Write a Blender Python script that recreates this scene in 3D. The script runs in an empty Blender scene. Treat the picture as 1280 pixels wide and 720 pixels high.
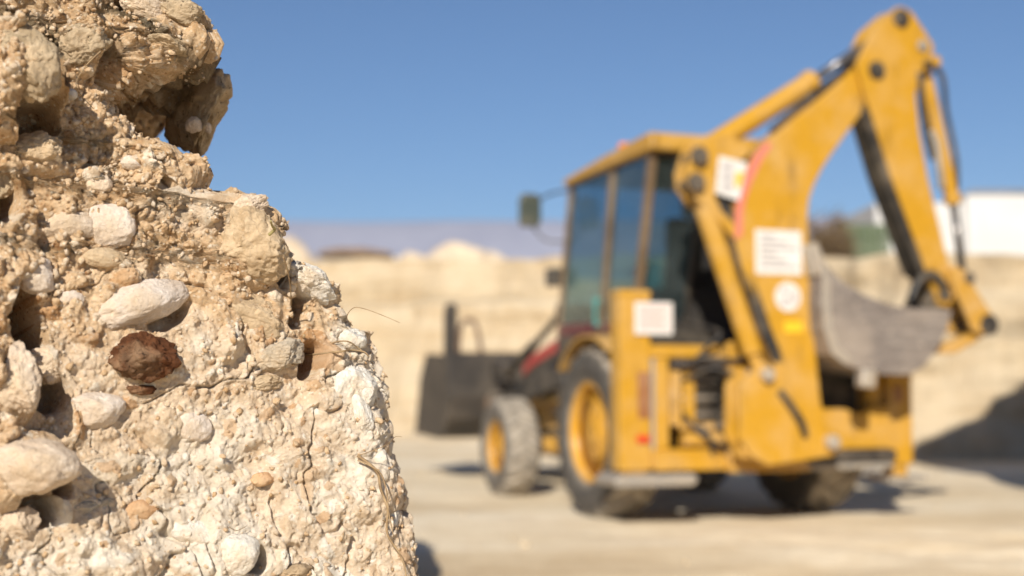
import bpy, bmesh, math, random
import numpy as np
from mathutils import Vector, Matrix

# ------------------------------------------------------------------ camera, sky, sun, exposure
scene = bpy.context.scene
COL = scene.collection
cam_data = bpy.data.cameras.new("camera")
cam = bpy.data.objects.new("camera", cam_data)
COL.objects.link(cam)
cam.location = (0, 0, 1.13)
cam.rotation_euler = (math.radians(90) + math.atan(115 / 1600), 0, 0)
cam_data.sensor_width = 36.0
cam_data.lens = 45.0
cam_data.clip_start = 0.05
cam_data.clip_end = 12000
cam_data.dof.use_dof = True
cam_data.dof.focus_distance = 2.27
cam_data.dof.aperture_fstop = 1.78
cam_data.dof.aperture_blades = 0
scene.camera = cam

SUN_AZ = 10.0        # degrees to the left of straight behind the camera
SUN_EL = 29.0
world = bpy.data.worlds.new("World")
scene.world = world
world.use_nodes = True
wn = world.node_tree
for n_ in list(wn.nodes): wn.nodes.remove(n_)
sky = wn.nodes.new('ShaderNodeTexSky'); sky.sky_type = 'NISHITA'
sky.sun_disc = False
sky.sun_elevation = math.radians(SUN_EL)
sky.sun_rotation = math.radians(180 + SUN_AZ)
sky.altitude = 150
sky.air_density = 1.0; sky.dust_density = 0.1; sky.ozone_density = 7.0
bg = wn.nodes.new('ShaderNodeBackground'); bg.inputs['Strength'].default_value = 0.068
wo = wn.nodes.new('ShaderNodeOutputWorld')
wn.links.new(sky.outputs[0], bg.inputs[0]); wn.links.new(bg.outputs[0], wo.inputs[0])

sun_data = bpy.data.lights.new("sun", 'SUN')
sun_data.energy = 5.0
sun_data.angle = math.radians(0.5)
sun_data.color = (1.0, 0.93, 0.82)
sun = bpy.data.objects.new("sun", sun_data)
COL.objects.link(sun)
sa, se = math.radians(SUN_AZ), math.radians(SUN_EL)
to_sun = Vector((-math.sin(sa) * math.cos(se), -math.cos(sa) * math.cos(se), math.sin(se)))
sun.rotation_euler = to_sun.to_track_quat('Z', 'Y').to_euler()
sun.location = (-3, -10, 12)

scene.view_settings.view_transform = 'Standard'
scene.view_settings.look = 'None'
scene.view_settings.exposure = 0.36
scene.view_settings.gamma = 1.0
scene.view_settings.use_curve_mapping = False
scene.render.engine = 'CYCLES'
scene.cycles.use_denoising = True
scene.cycles.max_bounces = 8
scene.cycles.transparent_max_bounces = 12

rng = np.random.default_rng(7)
random.seed(7)

# ------------------------------------------------------------------ numpy noise
def _hash(ix, iy, iz, seed):
    h = (ix.astype(np.uint32) * np.uint32(374761393) + iy.astype(np.uint32) * np.uint32(668265263)
         + iz.astype(np.uint32) * np.uint32(2147483647) + np.uint32((seed * 2654435761) & 0xffffffff))
    h = (h ^ (h >> np.uint32(13))) * np.uint32(1274126177)
    h = (h ^ (h >> np.uint32(16))) * np.uint32(2246822519)
    return h ^ (h >> np.uint32(15))
def _rnd(ix, iy, iz, seed):
    return _hash(ix, iy, iz, seed).astype(np.float64) / 4294967295.0
def vnoise(P, scale, seed=0):
    Q = P / scale
    i = np.floor(Q).astype(np.int64); f = Q - i
    f = f * f * f * (f * (f * 6 - 15) + 10)
    out = 0
    for dx in (0, 1):
        wx = f[:, 0] if dx else 1 - f[:, 0]
        for dy in (0, 1):
            wy = f[:, 1] if dy else 1 - f[:, 1]
            for dz in (0, 1):
                wz = f[:, 2] if dz else 1 - f[:, 2]
                out = out + wx * wy * wz * _rnd(i[:, 0] + dx, i[:, 1] + dy, i[:, 2] + dz, seed)
    return out * 2 - 1
def fbm(P, scale, octs=4, seed=0, gain=0.5):
    o = 0; a = 1; s = scale; tot = 0
    for k in range(octs):
        o = o + a * vnoise(P + 13.7 * k, s, seed + k * 17); tot += a
        a *= gain; s *= 0.5
    return o / tot
def pebbles(P, cell, prob, seed, rmin=0.26, rmax=0.56, edge=0.45):
    """height of the tallest buried angular chip above each point, and a random id of that chip"""
    Q = P / cell
    i = np.floor(Q).astype(np.int64)
    best = np.zeros(len(P)); pid = np.zeros(len(P))
    for dx in (-1, 0, 1):
        for dy in (-1, 0, 1):
            for dz in (-1, 0, 1):
                a, b, c = i[:, 0] + dx, i[:, 1] + dy, i[:, 2] + dz
                k = np.nonzero(_rnd(a, b, c, seed) < prob)[0]
                if not len(k): continue
                a, b, c = a[k], b[k], c[k]
                rn = lambda m: _rnd(a, b, c, seed + m)
                v = Q[k] - np.stack([a + rn(1), b + rn(2), c + rn(3)], -1)
                r = rmin + (rmax - rmin) * rn(4) ** 2
                d = np.sqrt((v ** 2).sum(1)) * 0.80
                for q in range(4):
                    w = np.stack([rn(10 + 3 * q), rn(11 + 3 * q), rn(12 + 3 * q)], -1) - 0.5
                    w /= np.linalg.norm(w, axis=1, keepdims=True) + 1e-9
                    d = np.maximum(d, np.abs((v * w).sum(1)) * (0.9 + 0.5 * rn(30 + q)))
                h = r * np.clip((r - d) / (edge * r), 0, 1) ** 0.7 * (0.55 + 0.5 * rn(5))
                m = h > best[k]
                best[k] = np.where(m, h, best[k]); pid[k] = np.where(m, rn(6), pid[k])
    return best * cell, pid
def sstep(a, b, x):
    t = np.clip((x - a) / (b - a), 0, 1)
    return t * t * (3 - 2 * t)

# ------------------------------------------------------------------ object helpers
def link_mesh(name, verts, faces, mat=None, parent=None, smooth=True):
    me = bpy.data.meshes.new(name)
    me.from_pydata([tuple(v) for v in verts], [], faces)
    me.validate()
    if smooth: me.polygons.foreach_set('use_smooth', [True] * len(me.polygons))
    o = bpy.data.objects.new(name, me); COL.objects.link(o)
    if mat: me.materials.append(mat)
    if parent: o.parent = parent
    return o
def grid_mesh(name, V, nr, nc, mat=None, wrap=False, smooth=True):
    """V: (nr*nc,3) array, row major"""
    me = bpy.data.meshes.new(name)
    r = np.arange(nr - 1)[:, None]; c = np.arange(nc if wrap else nc - 1)[None, :]
    c2 = (c + 1) % nc
    F = np.stack([r * nc + c, r * nc + c2, (r + 1) * nc + c2, (r + 1) * nc + c], -1).reshape(-1, 4)
    me.vertices.add(len(V)); me.vertices.foreach_set('co', V.astype(np.float32).ravel())
    me.loops.add(F.size); me.loops.foreach_set('vertex_index', F.astype(np.int32).ravel())
    me.polygons.add(len(F)); me.polygons.foreach_set('loop_start', np.arange(0, F.size, 4, dtype=np.int32))
    me.polygons.foreach_set('loop_total', np.full(len(F), 4, dtype=np.int32))
    me.update(calc_edges=True)
    if smooth: me.polygons.foreach_set('use_smooth', np.ones(len(F), dtype=bool))
    o = bpy.data.objects.new(name, me); COL.objects.link(o)
    if mat: me.materials.append(mat)
    return o
def set_attr(o, name, arr):
    at = o.data.attributes.new(name, 'FLOAT_COLOR', 'POINT')
    A = np.ones((len(arr), 4), np.float32); A[:, :arr.shape[1]] = arr
    at.data.foreach_set('color', A.ravel())
def tag(o, label=None, cat=None, group=None, kind=None):
    if label: o['label'] = label
    if cat: o['category'] = cat
    if group: o['group'] = group
    if kind: o['kind'] = kind
    return o
def empty(name, loc=(0, 0, 0), rz=0):
    o = bpy.data.objects.new(name, None); COL.objects.link(o)
    o.location = loc; o.rotation_euler = (0, 0, rz); o.empty_display_size = 0.3
    return o

class MB:
    """collects shapes, then links them as one mesh object"""
    def __init__(s): s.bm = bmesh.new()
    def box(s, x0, x1, y0, y1, z0, z1, rot=None, piv=None):
        vs = [s.bm.verts.new((x, y, z)) for x in (x0, x1) for y in (y0, y1) for z in (z0, z1)]
        for f in ((0, 1, 3, 2), (4, 6, 7, 5), (0, 4, 5, 1), (2, 3, 7, 6), (0, 2, 6, 4), (1, 5, 7, 3)):
            s.bm.faces.new([vs[i] for i in f])
        if rot is not None:
            bmesh.ops.rotate(s.bm, verts=vs, cent=piv or ((x0 + x1) / 2, (y0 + y1) / 2, (z0 + z1) / 2), matrix=rot)
        return s
    def poly(s, pts, axis, a, b):
        """outline pts extruded from a to b along axis: 'y' (pts are x,z), 'x' (pts are y,z), 'z' (pts are x,y)"""
        def P(u, v, w):
            return (u, w, v) if axis == 'y' else (w, u, v) if axis == 'x' else (u, v, w)
        A = [s.bm.verts.new(P(u, v, a)) for u, v in pts]; B = [s.bm.verts.new(P(u, v, b)) for u, v in pts]
        s.bm.faces.new(A); s.bm.faces.new(B[::-1])
        for i in range(len(pts)):
            j = (i + 1) % len(pts)
            s.bm.faces.new((A[j], A[i], B[i], B[j]))
        return s
    def cyl(s, p, q, r, r2=None, n=20):
        p, q = Vector(p), Vector(q); r2 = r if r2 is None else r2
        d = (q - p).normalized()
        u = d.orthogonal().normalized(); v = d.cross(u)
        A = []; B = []
        for k in range(n):
            t = 2 * math.pi * k / n; o = u * math.cos(t) + v * math.sin(t)
            A.append(s.bm.verts.new(p + o * r)); B.append(s.bm.verts.new(q + o * r2))
        s.bm.faces.new(A[::-1]); s.bm.faces.new(B)
        for k in range(n):
            j = (k + 1) % n
            s.bm.faces.new((A[k], A[j], B[j], B[k]))
        return s
    def tube(s, pts, r, n=10, taper=1.0, sub=4):
        P = [Vector(p) for p in pts]
        if len(P) > 2 and sub > 1:
            Q = []
            for i in range(len(P) - 1):
                p0 = P[max(i - 1, 0)]; p1 = P[i]; p2 = P[i + 1]; p3 = P[min(i + 2, len(P) - 1)]
                for k in range(sub):
                    t = k / sub
                    Q.append(0.5 * ((2 * p1) + (p2 - p0) * t + (2 * p0 - 5 * p1 + 4 * p2 - p3) * t * t + (3 * p1 - p0 - 3 * p2 + p3) * t ** 3))
            Q.append(P[-1]); P = Q
        rings = []; u = None
        for i, p in enumerate(P):
            d = (P[min(i + 1, len(P) - 1)] - P[max(i - 1, 0)]).normalized()
            u = (d.orthogonal() if u is None else (u - d * u.dot(d))).normalized()
            v = d.cross(u); rr = r * (1 + (taper - 1) * i / (len(P) - 1))
            rings.append([s.bm.verts.new(p + (u * math.cos(2 * math.pi * k / n) + v * math.sin(2 * math.pi * k / n)) * rr) for k in range(n)])
        for a, b in zip(rings, rings[1:]):
            for k in range(n):
                j = (k + 1) % n
                s.bm.faces.new((a[k], a[j], b[j], b[k]))
        s.bm.faces.new(rings[0][::-1]); s.bm.faces.new(rings[-1])
        return s
    def lathe_x(s, prof, n=48, closed=False):
        """prof: (x, radius) points spun about the x axis"""
        rings = [[s.bm.verts.new((x, r * math.cos(2 * math.pi * k / n), r * math.sin(2 * math.pi * k / n))) for k in range(n)] for x, r in prof]
        pr = list(zip(rings, rings[1:])) + ([(rings[-1], rings[0])] if closed else [])
        for a, b in pr:
            for k in range(n):
                j = (k + 1) % n
                s.bm.faces.new((a[k], b[k], b[j], a[j]))
        if not closed:
            s.bm.faces.new(rings[0]); s.bm.faces.new(rings[-1][::-1])
        return s
    def build(s, name, mat, parent=None, bevel=0.0, smooth=False, loc=None):
        bmesh.ops.recalc_face_normals(s.bm, faces=s.bm.faces[:])
        me = bpy.data.meshes.new(name); s.bm.to_mesh(me); s.bm.free()
        o = bpy.data.objects.new(name, me); COL.objects.link(o)
        me.materials.append(mat)
        if smooth: me.polygons.foreach_set('use_smooth', [True] * len(me.polygons))
        if bevel:
            m = o.modifiers.new('bevel', 'BEVEL'); m.width = bevel; m.segments = 2; m.limit_method = 'ANGLE'; m.angle_limit = math.radians(40)
        if parent: o.parent = parent
        if loc: o.location = loc
        return o

# ------------------------------------------------------------------ materials
class NT:
    def __init__(s, name):
        s.m = bpy.data.materials.new(name); s.m.use_nodes = True
        s.t = s.m.node_tree
        for n in list(s.t.nodes): s.t.nodes.remove(n)
        s.out = s.t.nodes.new('ShaderNodeOutputMaterial')
    def n(s, typ, **kw):
        nd = s.t.nodes.new(typ)
        for k, v in kw.items(): setattr(nd, k, v)
        return nd
    def l(s, a, b): s.t.links.new(a, b)
    def coord(s, which='Object', scale=None):
        c = s.n('ShaderNodeTexCoord').outputs[which]
        if scale:
            mp = s.n('ShaderNodeMapping'); mp.inputs['Scale'].default_value = scale
            s.l(c, mp.inputs['Vector']); c = mp.outputs[0]
        return c
    def noise(s, vec, scale, detail=6, rough=0.6, dist=0.0):
        nd = s.n('ShaderNodeTexNoise'); nd.inputs['Scale'].default_value = scale
        nd.inputs['Detail'].default_value = detail; nd.inputs['Roughness'].default_value = rough
        nd.inputs['Distortion'].default_value = dist
        s.l(vec, nd.inputs['Vector']); return nd.outputs['Fac']
    def voro(s, vec, scale, feature='F1', out='Color'):
        nd = s.n('ShaderNodeTexVoronoi'); nd.feature = feature; nd.inputs['Scale'].default_value = scale
        s.l(vec, nd.inputs['Vector']); return nd.outputs[out]
    def ramp(s, fac, stops):
        nd = s.n('ShaderNodeValToRGB'); e = nd.color_ramp.elements
        while len(e) > 1: e.remove(e[-1])
        e[0].position = stops[0][0]; c = stops[0][1]; e[0].color = (*c, 1) if not isinstance(c, float) else (c, c, c, 1)
        for p, c in stops[1:]:
            x = e.new(p); x.color = (*c, 1) if not isinstance(c, float) else (c, c, c, 1)
        s.l(fac, nd.inputs[0]); return nd.outputs[0]
    def mix(s, fac, a, b, mode='MIX'):
        nd = s.n('ShaderNodeMix'); nd.data_type = 'RGBA'; nd.blend_type = mode
        for v, i in ((fac, 0), (a, 6), (b, 7)):
            if isinstance(v, (int, float)): nd.inputs[i].default_value = v
            elif isinstance(v, tuple): nd.inputs[i].default_value = (*v, 1)
            else: s.l(v, nd.inputs[i])
        return nd.outputs[2]
    def math(s, op, a, b=0.0):
        nd = s.n('ShaderNodeMath'); nd.operation = op
        for v, i in ((a, 0), (b, 1)):
            if isinstance(v, (int, float)): nd.inputs[i].default_value = v
            else: s.l(v, nd.inputs[i])
        return nd.outputs[0]
    def bump(s, h, strength=0.4, dist=0.01, prev=None):
        nd = s.n('ShaderNodeBump'); nd.inputs['Strength'].default_value = strength; nd.inputs['Distance'].default_value = dist
        s.l(h, nd.inputs['Height'])
        if prev: s.l(prev, nd.inputs['Normal'])
        return nd.outputs[0]
    def bsdf(s, color, rough=0.8, normal=None, metal=0.0, spec=0.3):
        b = s.n('ShaderNodeBsdfPrincipled')
        for v, i in ((color, 'Base Color'), (rough, 'Roughness')):
            if isinstance(v, (int, float)): b.inputs[i].default_value = v
            elif isinstance(v, tuple): b.inputs[i].default_value = (*v, 1)
            else: s.l(v, b.inputs[i])
        b.inputs['Metallic'].default_value = metal
        b.inputs['Specular IOR Level'].default_value = spec
        if normal: s.l(normal, b.inputs['Normal'])
        s.l(b.outputs[0], s.out.inputs['Surface'])
        return s.m

CLAY = (0.60, 0.47, 0.32)
def painted(name, col, rough=0.45, dust=0.35, scale=3.0, spec=0.4, metal=0.0, dustcol=CLAY, grime=0.0):
    t = NT(name); c = t.coord('Object')
    n1 = t.noise(c, scale, 8, 0.65); n2 = t.noise(c, scale * 9, 4, 0.6)
    var = t.ramp(n2, [(0.3, tuple(x * 0.86 for x in col)), (0.7, col)])
    d = t.ramp(n1, [(0.42, 0.0), (0.72, dust)])
    d2 = t.ramp(t.noise(c, scale * 25, 3, 0.7), [(0.62, 0.0), (0.75, dust * 0.8)])
    f = t.math('MAXIMUM', d, d2)
    colr = t.mix(f, var, dustcol)
    if grime:
        gs = t.noise(t.coord('Object', (4, 4, 0.8)), 2.2, 6, 0.7)
        colr = t.mix(t.ramp(gs, [(0.56, 0.0), (0.70, grime)]), colr, (0.10, 0.06, 0.03))
        colr = t.mix(t.ramp(t.noise(c, 14, 5, 0.75), [(0.66, 0.0), (0.72, grime)]), colr, (0.12, 0.055, 0.025))
    r = t.math('ADD', t.math('MULTIPLY', f, 0.5), rough)
    return t.bsdf(colr, r, t.bump(n2, 0.08, 0.003), metal, spec)

M = {}
M['yellow'] = painted('yellow_paint', (0.525, 0.275, 0.02), 0.36, 0.28, grime=0.5)
M['yellow_worn'] = painted('worn_yellow_paint', (0.50, 0.265, 0.03), 0.5, 0.5, 5, grime=0.7)
M['black'] = painted('black_metal', (0.02, 0.019, 0.018), 0.5, 0.25)
M['dark'] = painted('dark_dirty_steel', (0.035, 0.03, 0.027), 0.6, 0.35)
M['loader'] = painted('dirty_loader_steel', (0.036, 0.030, 0.025), 0.55, 0.12, 2.5)
M['steel'] = painted('worn_bucket_steel', (0.15, 0.13, 0.125), 0.5, 0.55, 10, 0.5, 0.2, (0.50, 0.43, 0.37), grime=0.6)
def bucket_mat():
    t = NT('scraped_dusty_bucket_steel'); c = t.coord('Object')
    sc = t.noise(t.coord('Object', (2.5, 2.5, 16)), 2.0, 6, 0.7); big = t.noise(c, 2.3, 4, 0.5); sp = t.noise(c, 26, 4, 0.7)
    col = t.ramp(sc, [(0.35, (0.12, 0.10, 0.092)), (0.55, (0.19, 0.165, 0.15)), (0.70, (0.33, 0.29, 0.255))])
    col = t.mix(t.ramp(big, [(0.40, 0.1), (0.65, 0.65)]), col, (0.36, 0.30, 0.245))
    col = t.mix(t.ramp(sp, [(0.60, 0.0), (0.68, 0.8)]), col, (0.55, 0.47, 0.38))
    return t.bsdf(col, 0.6, t.bump(sp, 0.2, 0.01), 0.1, 0.4)
M['steel'] = bucket_mat()
M['worn'] = painted('polished_worn_steel', (0.55, 0.5, 0.43), 0.35, 0.5, 8, 0.5, 0.5)
M['chrome'] = painted('chromed_rod', (0.12, 0.12, 0.13), 0.25, 0.25, 5, 0.6, 0.6)
M['tyre'] = painted('dusty_tyre_rubber', (0.045, 0.042, 0.04), 0.85, 0.3, 4, 0.2)
M['tyre_dusty'] = painted('clay_caked_tyre_rubber', (0.11, 0.10, 0.088), 0.9, 0.75, 9, 0.2, 0.0, (0.42, 0.36, 0.28))
def tyre_mat(name, hw, side_dust):
    t = NT(name); c = t.coord('Object')
    sx = t.n('ShaderNodeSeparateXYZ'); t.l(c, sx.inputs[0])
    ax = t.math('ABSOLUTE', sx.outputs[0])
    tread = t.ramp(t.math('DIVIDE', ax, hw), [(0.80, 0.85), (0.93, side_dust)])
    n1 = t.noise(c, 9, 6, 0.7)
    f = t.math('MULTIPLY', tread, t.ramp(n1, [(0.30, 0.35), (0.62, 1.0)]))
    col = t.mix(f, (0.035, 0.033, 0.032), (0.46, 0.40, 0.32))
    return t.bsdf(col, 0.9, t.bump(n1, 0.2, 0.01), 0, 0.2)
M['tyre'] = tyre_mat('rear_tyre_rubber', 0.22, 0.16)
M['tyre_dusty'] = tyre_mat('front_tyre_rubber', 0.18, 0.30)
M['rim'] = painted('yellow_rim_paint', (0.58, 0.29, 0.016), 0.42, 0.25, 4)
M['red'] = painted('faded_red_stripe', (0.50, 0.06, 0.05), 0.5, 0.15)
M['pink'] = painted('faded_pink_stripe', (0.66, 0.19, 0.14), 0.5, 0.1)
M['maroon'] = painted('maroon_panel', (0.11, 0.016, 0.022), 0.5, 0.15)
M['white'] = painted('white_sticker', (0.72, 0.70, 0.67), 0.5, 0.25)
M['ink'] = painted('grey_sticker_print', (0.40, 0.37, 0.37), 0.6, 0.1)
M['pale_red_ink'] = painted('faded_red_print', (0.64, 0.42, 0.38), 0.6, 0.1)
M['rubber'] = painted('black_hose_rubber', (0.018, 0.018, 0.019), 0.45, 0.2, 6)
M['seat'] = painted('black_seat_vinyl', (0.015, 0.015, 0.016), 0.6, 0.1)
M['pillar'] = painted('brown_cab_pillar_paint', (0.16, 0.10, 0.05), 0.5, 0.3)
M['grey_plate'] = painted('scuffed_grey_plate', (0.34, 0.31, 0.27), 0.5, 0.5, 7, 0.5, 0.3)
M['reflector'] = painted('red_reflector', (0.62, 0.04, 0.015), 0.3, 0.05)
M['brownred'] = painted('red_brown_grille', (0.30, 0.11, 0.03), 0.6, 0.3)
M['orange'] = painted('orange_beacon_plastic', (0.8, 0.22, 0.02), 0.25, 0.05)
M['mirror_back'] = painted('grey_green_mirror_shell', (0.06, 0.07, 0.055), 0.4, 0.2)
M['teal'] = painted('teal_handle_and_reflection', (0.06, 0.32, 0.30), 0.4, 0.05)
M['bright_yellow'] = painted('bright_yellow_sticker', (0.85, 0.5, 0.03), 0.4, 0.05)
def glass():
    t = NT('tinted_cab_glass')
    tr = t.n('ShaderNodeBsdfTransparent'); tr.inputs[0].default_value = (0.56, 0.71, 0.77, 1)
    gl = t.n('ShaderNodeBsdfGlossy'); gl.inputs['Roughness'].default_value = 0.03; gl.inputs[0].default_value = (0.85, 0.95, 1, 1)
    df = t.n('ShaderNodeBsdfDiffuse'); df.inputs[0].default_value = (0.30, 0.32, 0.30, 1)
    fr = t.n('ShaderNodeLayerWeight'); fr.inputs[0].default_value = 0.5
    m1 = t.n('ShaderNodeMixShader'); t.l(t.ramp(fr.outputs['Facing'], [(0.0, 0.05), (0.5, 0.09), (0.75, 0.22), (1.0, 0.9)]), m1.inputs[0]); t.l(tr.outputs[0], m1.inputs[1]); t.l(gl.outputs[0], m1.inputs[2])
    m2 = t.n('ShaderNodeMixShader')
    t.l(t.ramp(t.noise(t.coord('Object'), 3, 6), [(0.35, 0.02), (0.75, 0.14)]), m2.inputs[0])
    t.l(m1.outputs[0], m2.inputs[1]); t.l(df.outputs[0], m2.inputs[2])
    t.l(m2.outputs[0], t.out.inputs['Surface'])
    return t.m
M['glass'] = glass()

def soil_mat(name, tint=True):
    """pale limestone conglomerate; attribute 'tint': R chalk and sunnier low face, G brown crust, B pebble id"""
    t = NT(name); c = t.coord('Object')
    big = t.noise(c, 5, 6, 0.6); mid = t.noise(c, 28, 8, 0.68); fine = t.noise(c, 190, 6, 0.75)
    base = t.ramp(mid, [(0.28, (0.52, 0.345, 0.195)), (0.45, (0.69, 0.51, 0.33)), (0.60, (0.79, 0.63, 0.455)), (0.75, (0.85, 0.745, 0.60))])
    warm = t.ramp(big, [(0.3, (0.95, 0.87, 0.76)), (0.65, (1.03, 1.0, 0.97))])
    base = t.mix(0.75, base, warm, 'MULTIPLY')
    g = t.ramp(fine, [(0.3, 0.68), (0.6, 1.08)])
    base = t.mix(0.8, base, g, 'MULTIPLY')
    # coloured grains
    vc = t.n('ShaderNodeTexVoronoi'); vc.inputs['Scale'].default_value = 150; t.l(c, vc.inputs['Vector'])
    sep = t.n('ShaderNodeSeparateColor'); t.l(vc.outputs['Color'], sep.inputs[0])
    grain = t.ramp(sep.outputs[0], [(0.0, (0.30, 0.13, 0.05)), (0.06, (0.42, 0.24, 0.12)), (0.10, (0.66, 0.5, 0.32)), (0.7, (0.74, 0.58, 0.4)), (0.88, (0.86, 0.78, 0.64)), (1.0, (0.88, 0.82, 0.72))])
    gm = t.ramp(vc.outputs['Distance'], [(0.3, 0.75), (0.5, 0.0)])
    base = t.mix(gm, base, grain)
    # rusty stains
    st = t.ramp(t.noise(c, 17, 5, 0.7, 0.6), [(0.69, 0.0), (0.77, 0.7)])
    base = t.mix(st, base, (0.42, 0.20, 0.085))
    at = t.n('ShaderNodeAttribute'); at.attribute_name = 'tint'
    s2 = t.n('ShaderNodeSeparateColor'); t.l(at.outputs['Color'], s2.inputs[0])
    chalk = t.ramp(mid, [(0.3, (0.72, 0.62, 0.49)), (0.6, (0.86, 0.795, 0.70))])
    base = t.mix(s2.outputs[0], base, chalk)
    crust = t.ramp(fine, [(0.35, (0.055, 0.045, 0.028)), (0.65, (0.17, 0.135, 0.085))])
    base = t.mix(s2.outputs[1], base, crust)
    pid = t.ramp(s2.outputs[2], [(0.0, (0.78, 0.6, 0.44)), (0.08, (0.85, 0.70, 0.55)), (0.25, (0.92, 0.85, 0.75)), (0.5, (1.0, 0.95, 0.88)), (0.8, (1.06, 1.04, 1.0)), (1.0, (1.1, 1.1, 1.08))])
    base = t.mix(1.0, base, pid, 'MULTIPLY')
    nb = t.bump(mid, 0.4, 0.012); nb = t.bump(fine, 1.0, 0.005, nb)
    nb = t.bump(t.noise(c, 480, 4, 0.7), 0.8, 0.002, nb)
    return t.bsdf(base, 0.95, nb, 0, 0.12)
M['soil'] = soil_mat('earth_bank_soil')
def stone_mat(name, dark, lightc, spec=(0.42, 0.25, 0.12), sp=0.72, soil_amt=0.7):
    t = NT(name); c = t.coord('Object')
    mid = t.noise(c, 24, 8, 0.66); fine = t.noise(c, 170, 6, 0.72); big = t.noise(c, 9, 4, 0.6)
    base = t.ramp(mid, [(0.3, dark), (0.66, lightc)])
    base = t.mix(0.65, base, t.ramp(fine, [(0.3, 0.66), (0.62, 1.05)]), 'MULTIPLY')
    soil = t.ramp(big, [(0.5, 0.0), (0.68, soil_amt)])
    base = t.mix(soil, base, (0.60, 0.44, 0.27))
    spk = t.ramp(t.noise(c, 60, 4, 0.7), [(sp, 0.0), (sp + 0.06, 0.8)])
    base = t.mix(spk, base, spec)
    nb = t.bump(mid, 0.6, 0.012); nb = t.bump(fine, 0.9, 0.004, nb); nb = t.bump(t.noise(c, 480, 4, 0.65), 0.5, 0.0014, nb)
    return t.bsdf(base, 0.94, nb, 0, 0.12)
S = {
 'pale': stone_mat('pale_limestone', (0.64, 0.51, 0.39), (0.84, 0.75, 0.66)),
 'cream': stone_mat('cream_limestone', (0.62, 0.46, 0.31), (0.81, 0.68, 0.54)),
 'chalk': stone_mat('white_chalk', (0.74, 0.67, 0.56), (0.86, 0.82, 0.74)),
 'tan': stone_mat('tan_sandstone', (0.46, 0.32, 0.18), (0.70, 0.55, 0.37)),
 'grey': stone_mat('grey_limestone', (0.42, 0.35, 0.26), (0.62, 0.53, 0.41)),
 'crust': stone_mat('grey_crusted_soil', (0.30, 0.22, 0.13), (0.62, 0.49, 0.33), (0.10, 0.075, 0.045), 0.6),
 'brown': stone_mat('reddish_brown_clay', (0.06, 0.024, 0.012), (0.19, 0.075, 0.032), (0.03, 0.016, 0.01), 0.6, 0.32),
 'orange': stone_mat('orange_tan_stone', (0.56, 0.32, 0.16), (0.70, 0.44, 0.25)),
 'dun': stone_mat('dun_clay_lump', (0.25, 0.18, 0.11), (0.42, 0.31, 0.2)),
}
t_ = NT('dry_root_bark'); c_ = t_.coord('Object')
M['root'] = t_.bsdf(t_.ramp(t_.noise(c_, 60, 4), [(0.3, (0.19, 0.12, 0.06)), (0.7, (0.42, 0.30, 0.17))]), 0.8)
t_ = NT('green_brown_stem'); c_ = t_.coord('Object')
M['stem'] = t_.bsdf(t_.ramp(t_.noise(c_, 60, 4), [(0.3, (0.20, 0.16, 0.06)), (0.7, (0.42, 0.36, 0.16))]), 0.8)

# ------------------------------------------------------------------ ground, quarry walls, far land
def ground_mat():
    t = NT('compacted_quarry_floor'); c = t.coord('Object'); cs = t.coord('Object', (0.35, 1.3, 1))
    big = t.noise(cs, 0.55, 8, 0.62, 0.4); mid = t.noise(c, 3.0, 8, 0.65); fine = t.noise(c, 22, 6, 0.7)
    base = t.ramp(big, [(0.30, (0.56, 0.43, 0.27)), (0.44, (0.74, 0.61, 0.42)), (0.56, (0.83, 0.72, 0.54)), (0.70, (0.87, 0.79, 0.64))])
    base = t.mix(0.5, base, t.ramp(mid, [(0.3, (0.78, 0.69, 0.57)), (0.6, (1.03, 1.01, 0.98))]), 'MULTIPLY')
    base = t.mix(0.4, base, t.ramp(fine, [(0.35, 0.8), (0.65, 1.08)]), 'MULTIPLY')
    nb = t.bump(mid, 0.5, 0.06); nb = t.bump(fine, 0.6, 0.012, nb)
    return t.bsdf(base, 0.95, nb, 0, 0.1)
M['ground'] = ground_mat()
xs = np.unique(np.concatenate([np.array([-1850, -900, -400, -150, -70, -40]), np.linspace(-25, 25, 220), np.array([40, 70, 150, 400, 900, 1850])]))
ys = np.unique(np.concatenate([np.array([-1850, -900, -400, -150, -60, -20, -8]), np.linspace(-2, 32, 200), np.array([45, 70, 150, 400, 900, 1850])]))
GX, GY = np.meshgrid(xs, ys)
GP = np.stack([GX.ravel(), GY.ravel(), np.zeros(GX.size)], -1)
near = np.exp(-((GP[:, 0] / 40) ** 2 + ((GP[:, 1] - 14) / 40) ** 2))
wheel_zone = 1 - np.exp(-(((GP[:, 0] - 1.4) / 2.2) ** 2 + ((GP[:, 1] - 12) / 2.4) ** 2))
# shallow wheel ruts running across the floor
rut = 0
for (rx, ry, ang, wd, dep) in ((3.0, 8.3, 1.12, 0.16, 0.045), (4.7, 8.6, 1.12, 0.16, 0.04), (-0.6, 12.0, 0.5, 0.2, 0.03), (1.4, 7.3, -0.9, 0.2, 0.03)):
    dx = (GP[:, 0] - rx) * math.cos(ang) + (GP[:, 1] - ry) * math.sin(ang)
    lx = -(GP[:, 0] - rx) * math.sin(ang) + (GP[:, 1] - ry) * math.cos(ang)
    rut = rut - dep * np.exp(-(dx / wd) ** 2) * np.exp(-(lx / 3.0) ** 2) + 0.6 * dep * np.exp(-((np.abs(dx) - 2 * wd) / wd) ** 2) * np.exp(-(lx / 3.0) ** 2)
GP[:, 2] = near * wheel_zone * (fbm(GP, 2.4, 4, 5) * 0.05 + fbm(GP, 0.6, 2, 8) * 0.02 + rut)
o = grid_mesh('ground', GP, len(ys), len(xs), M['ground']); tag(o, kind='structure')

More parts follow.
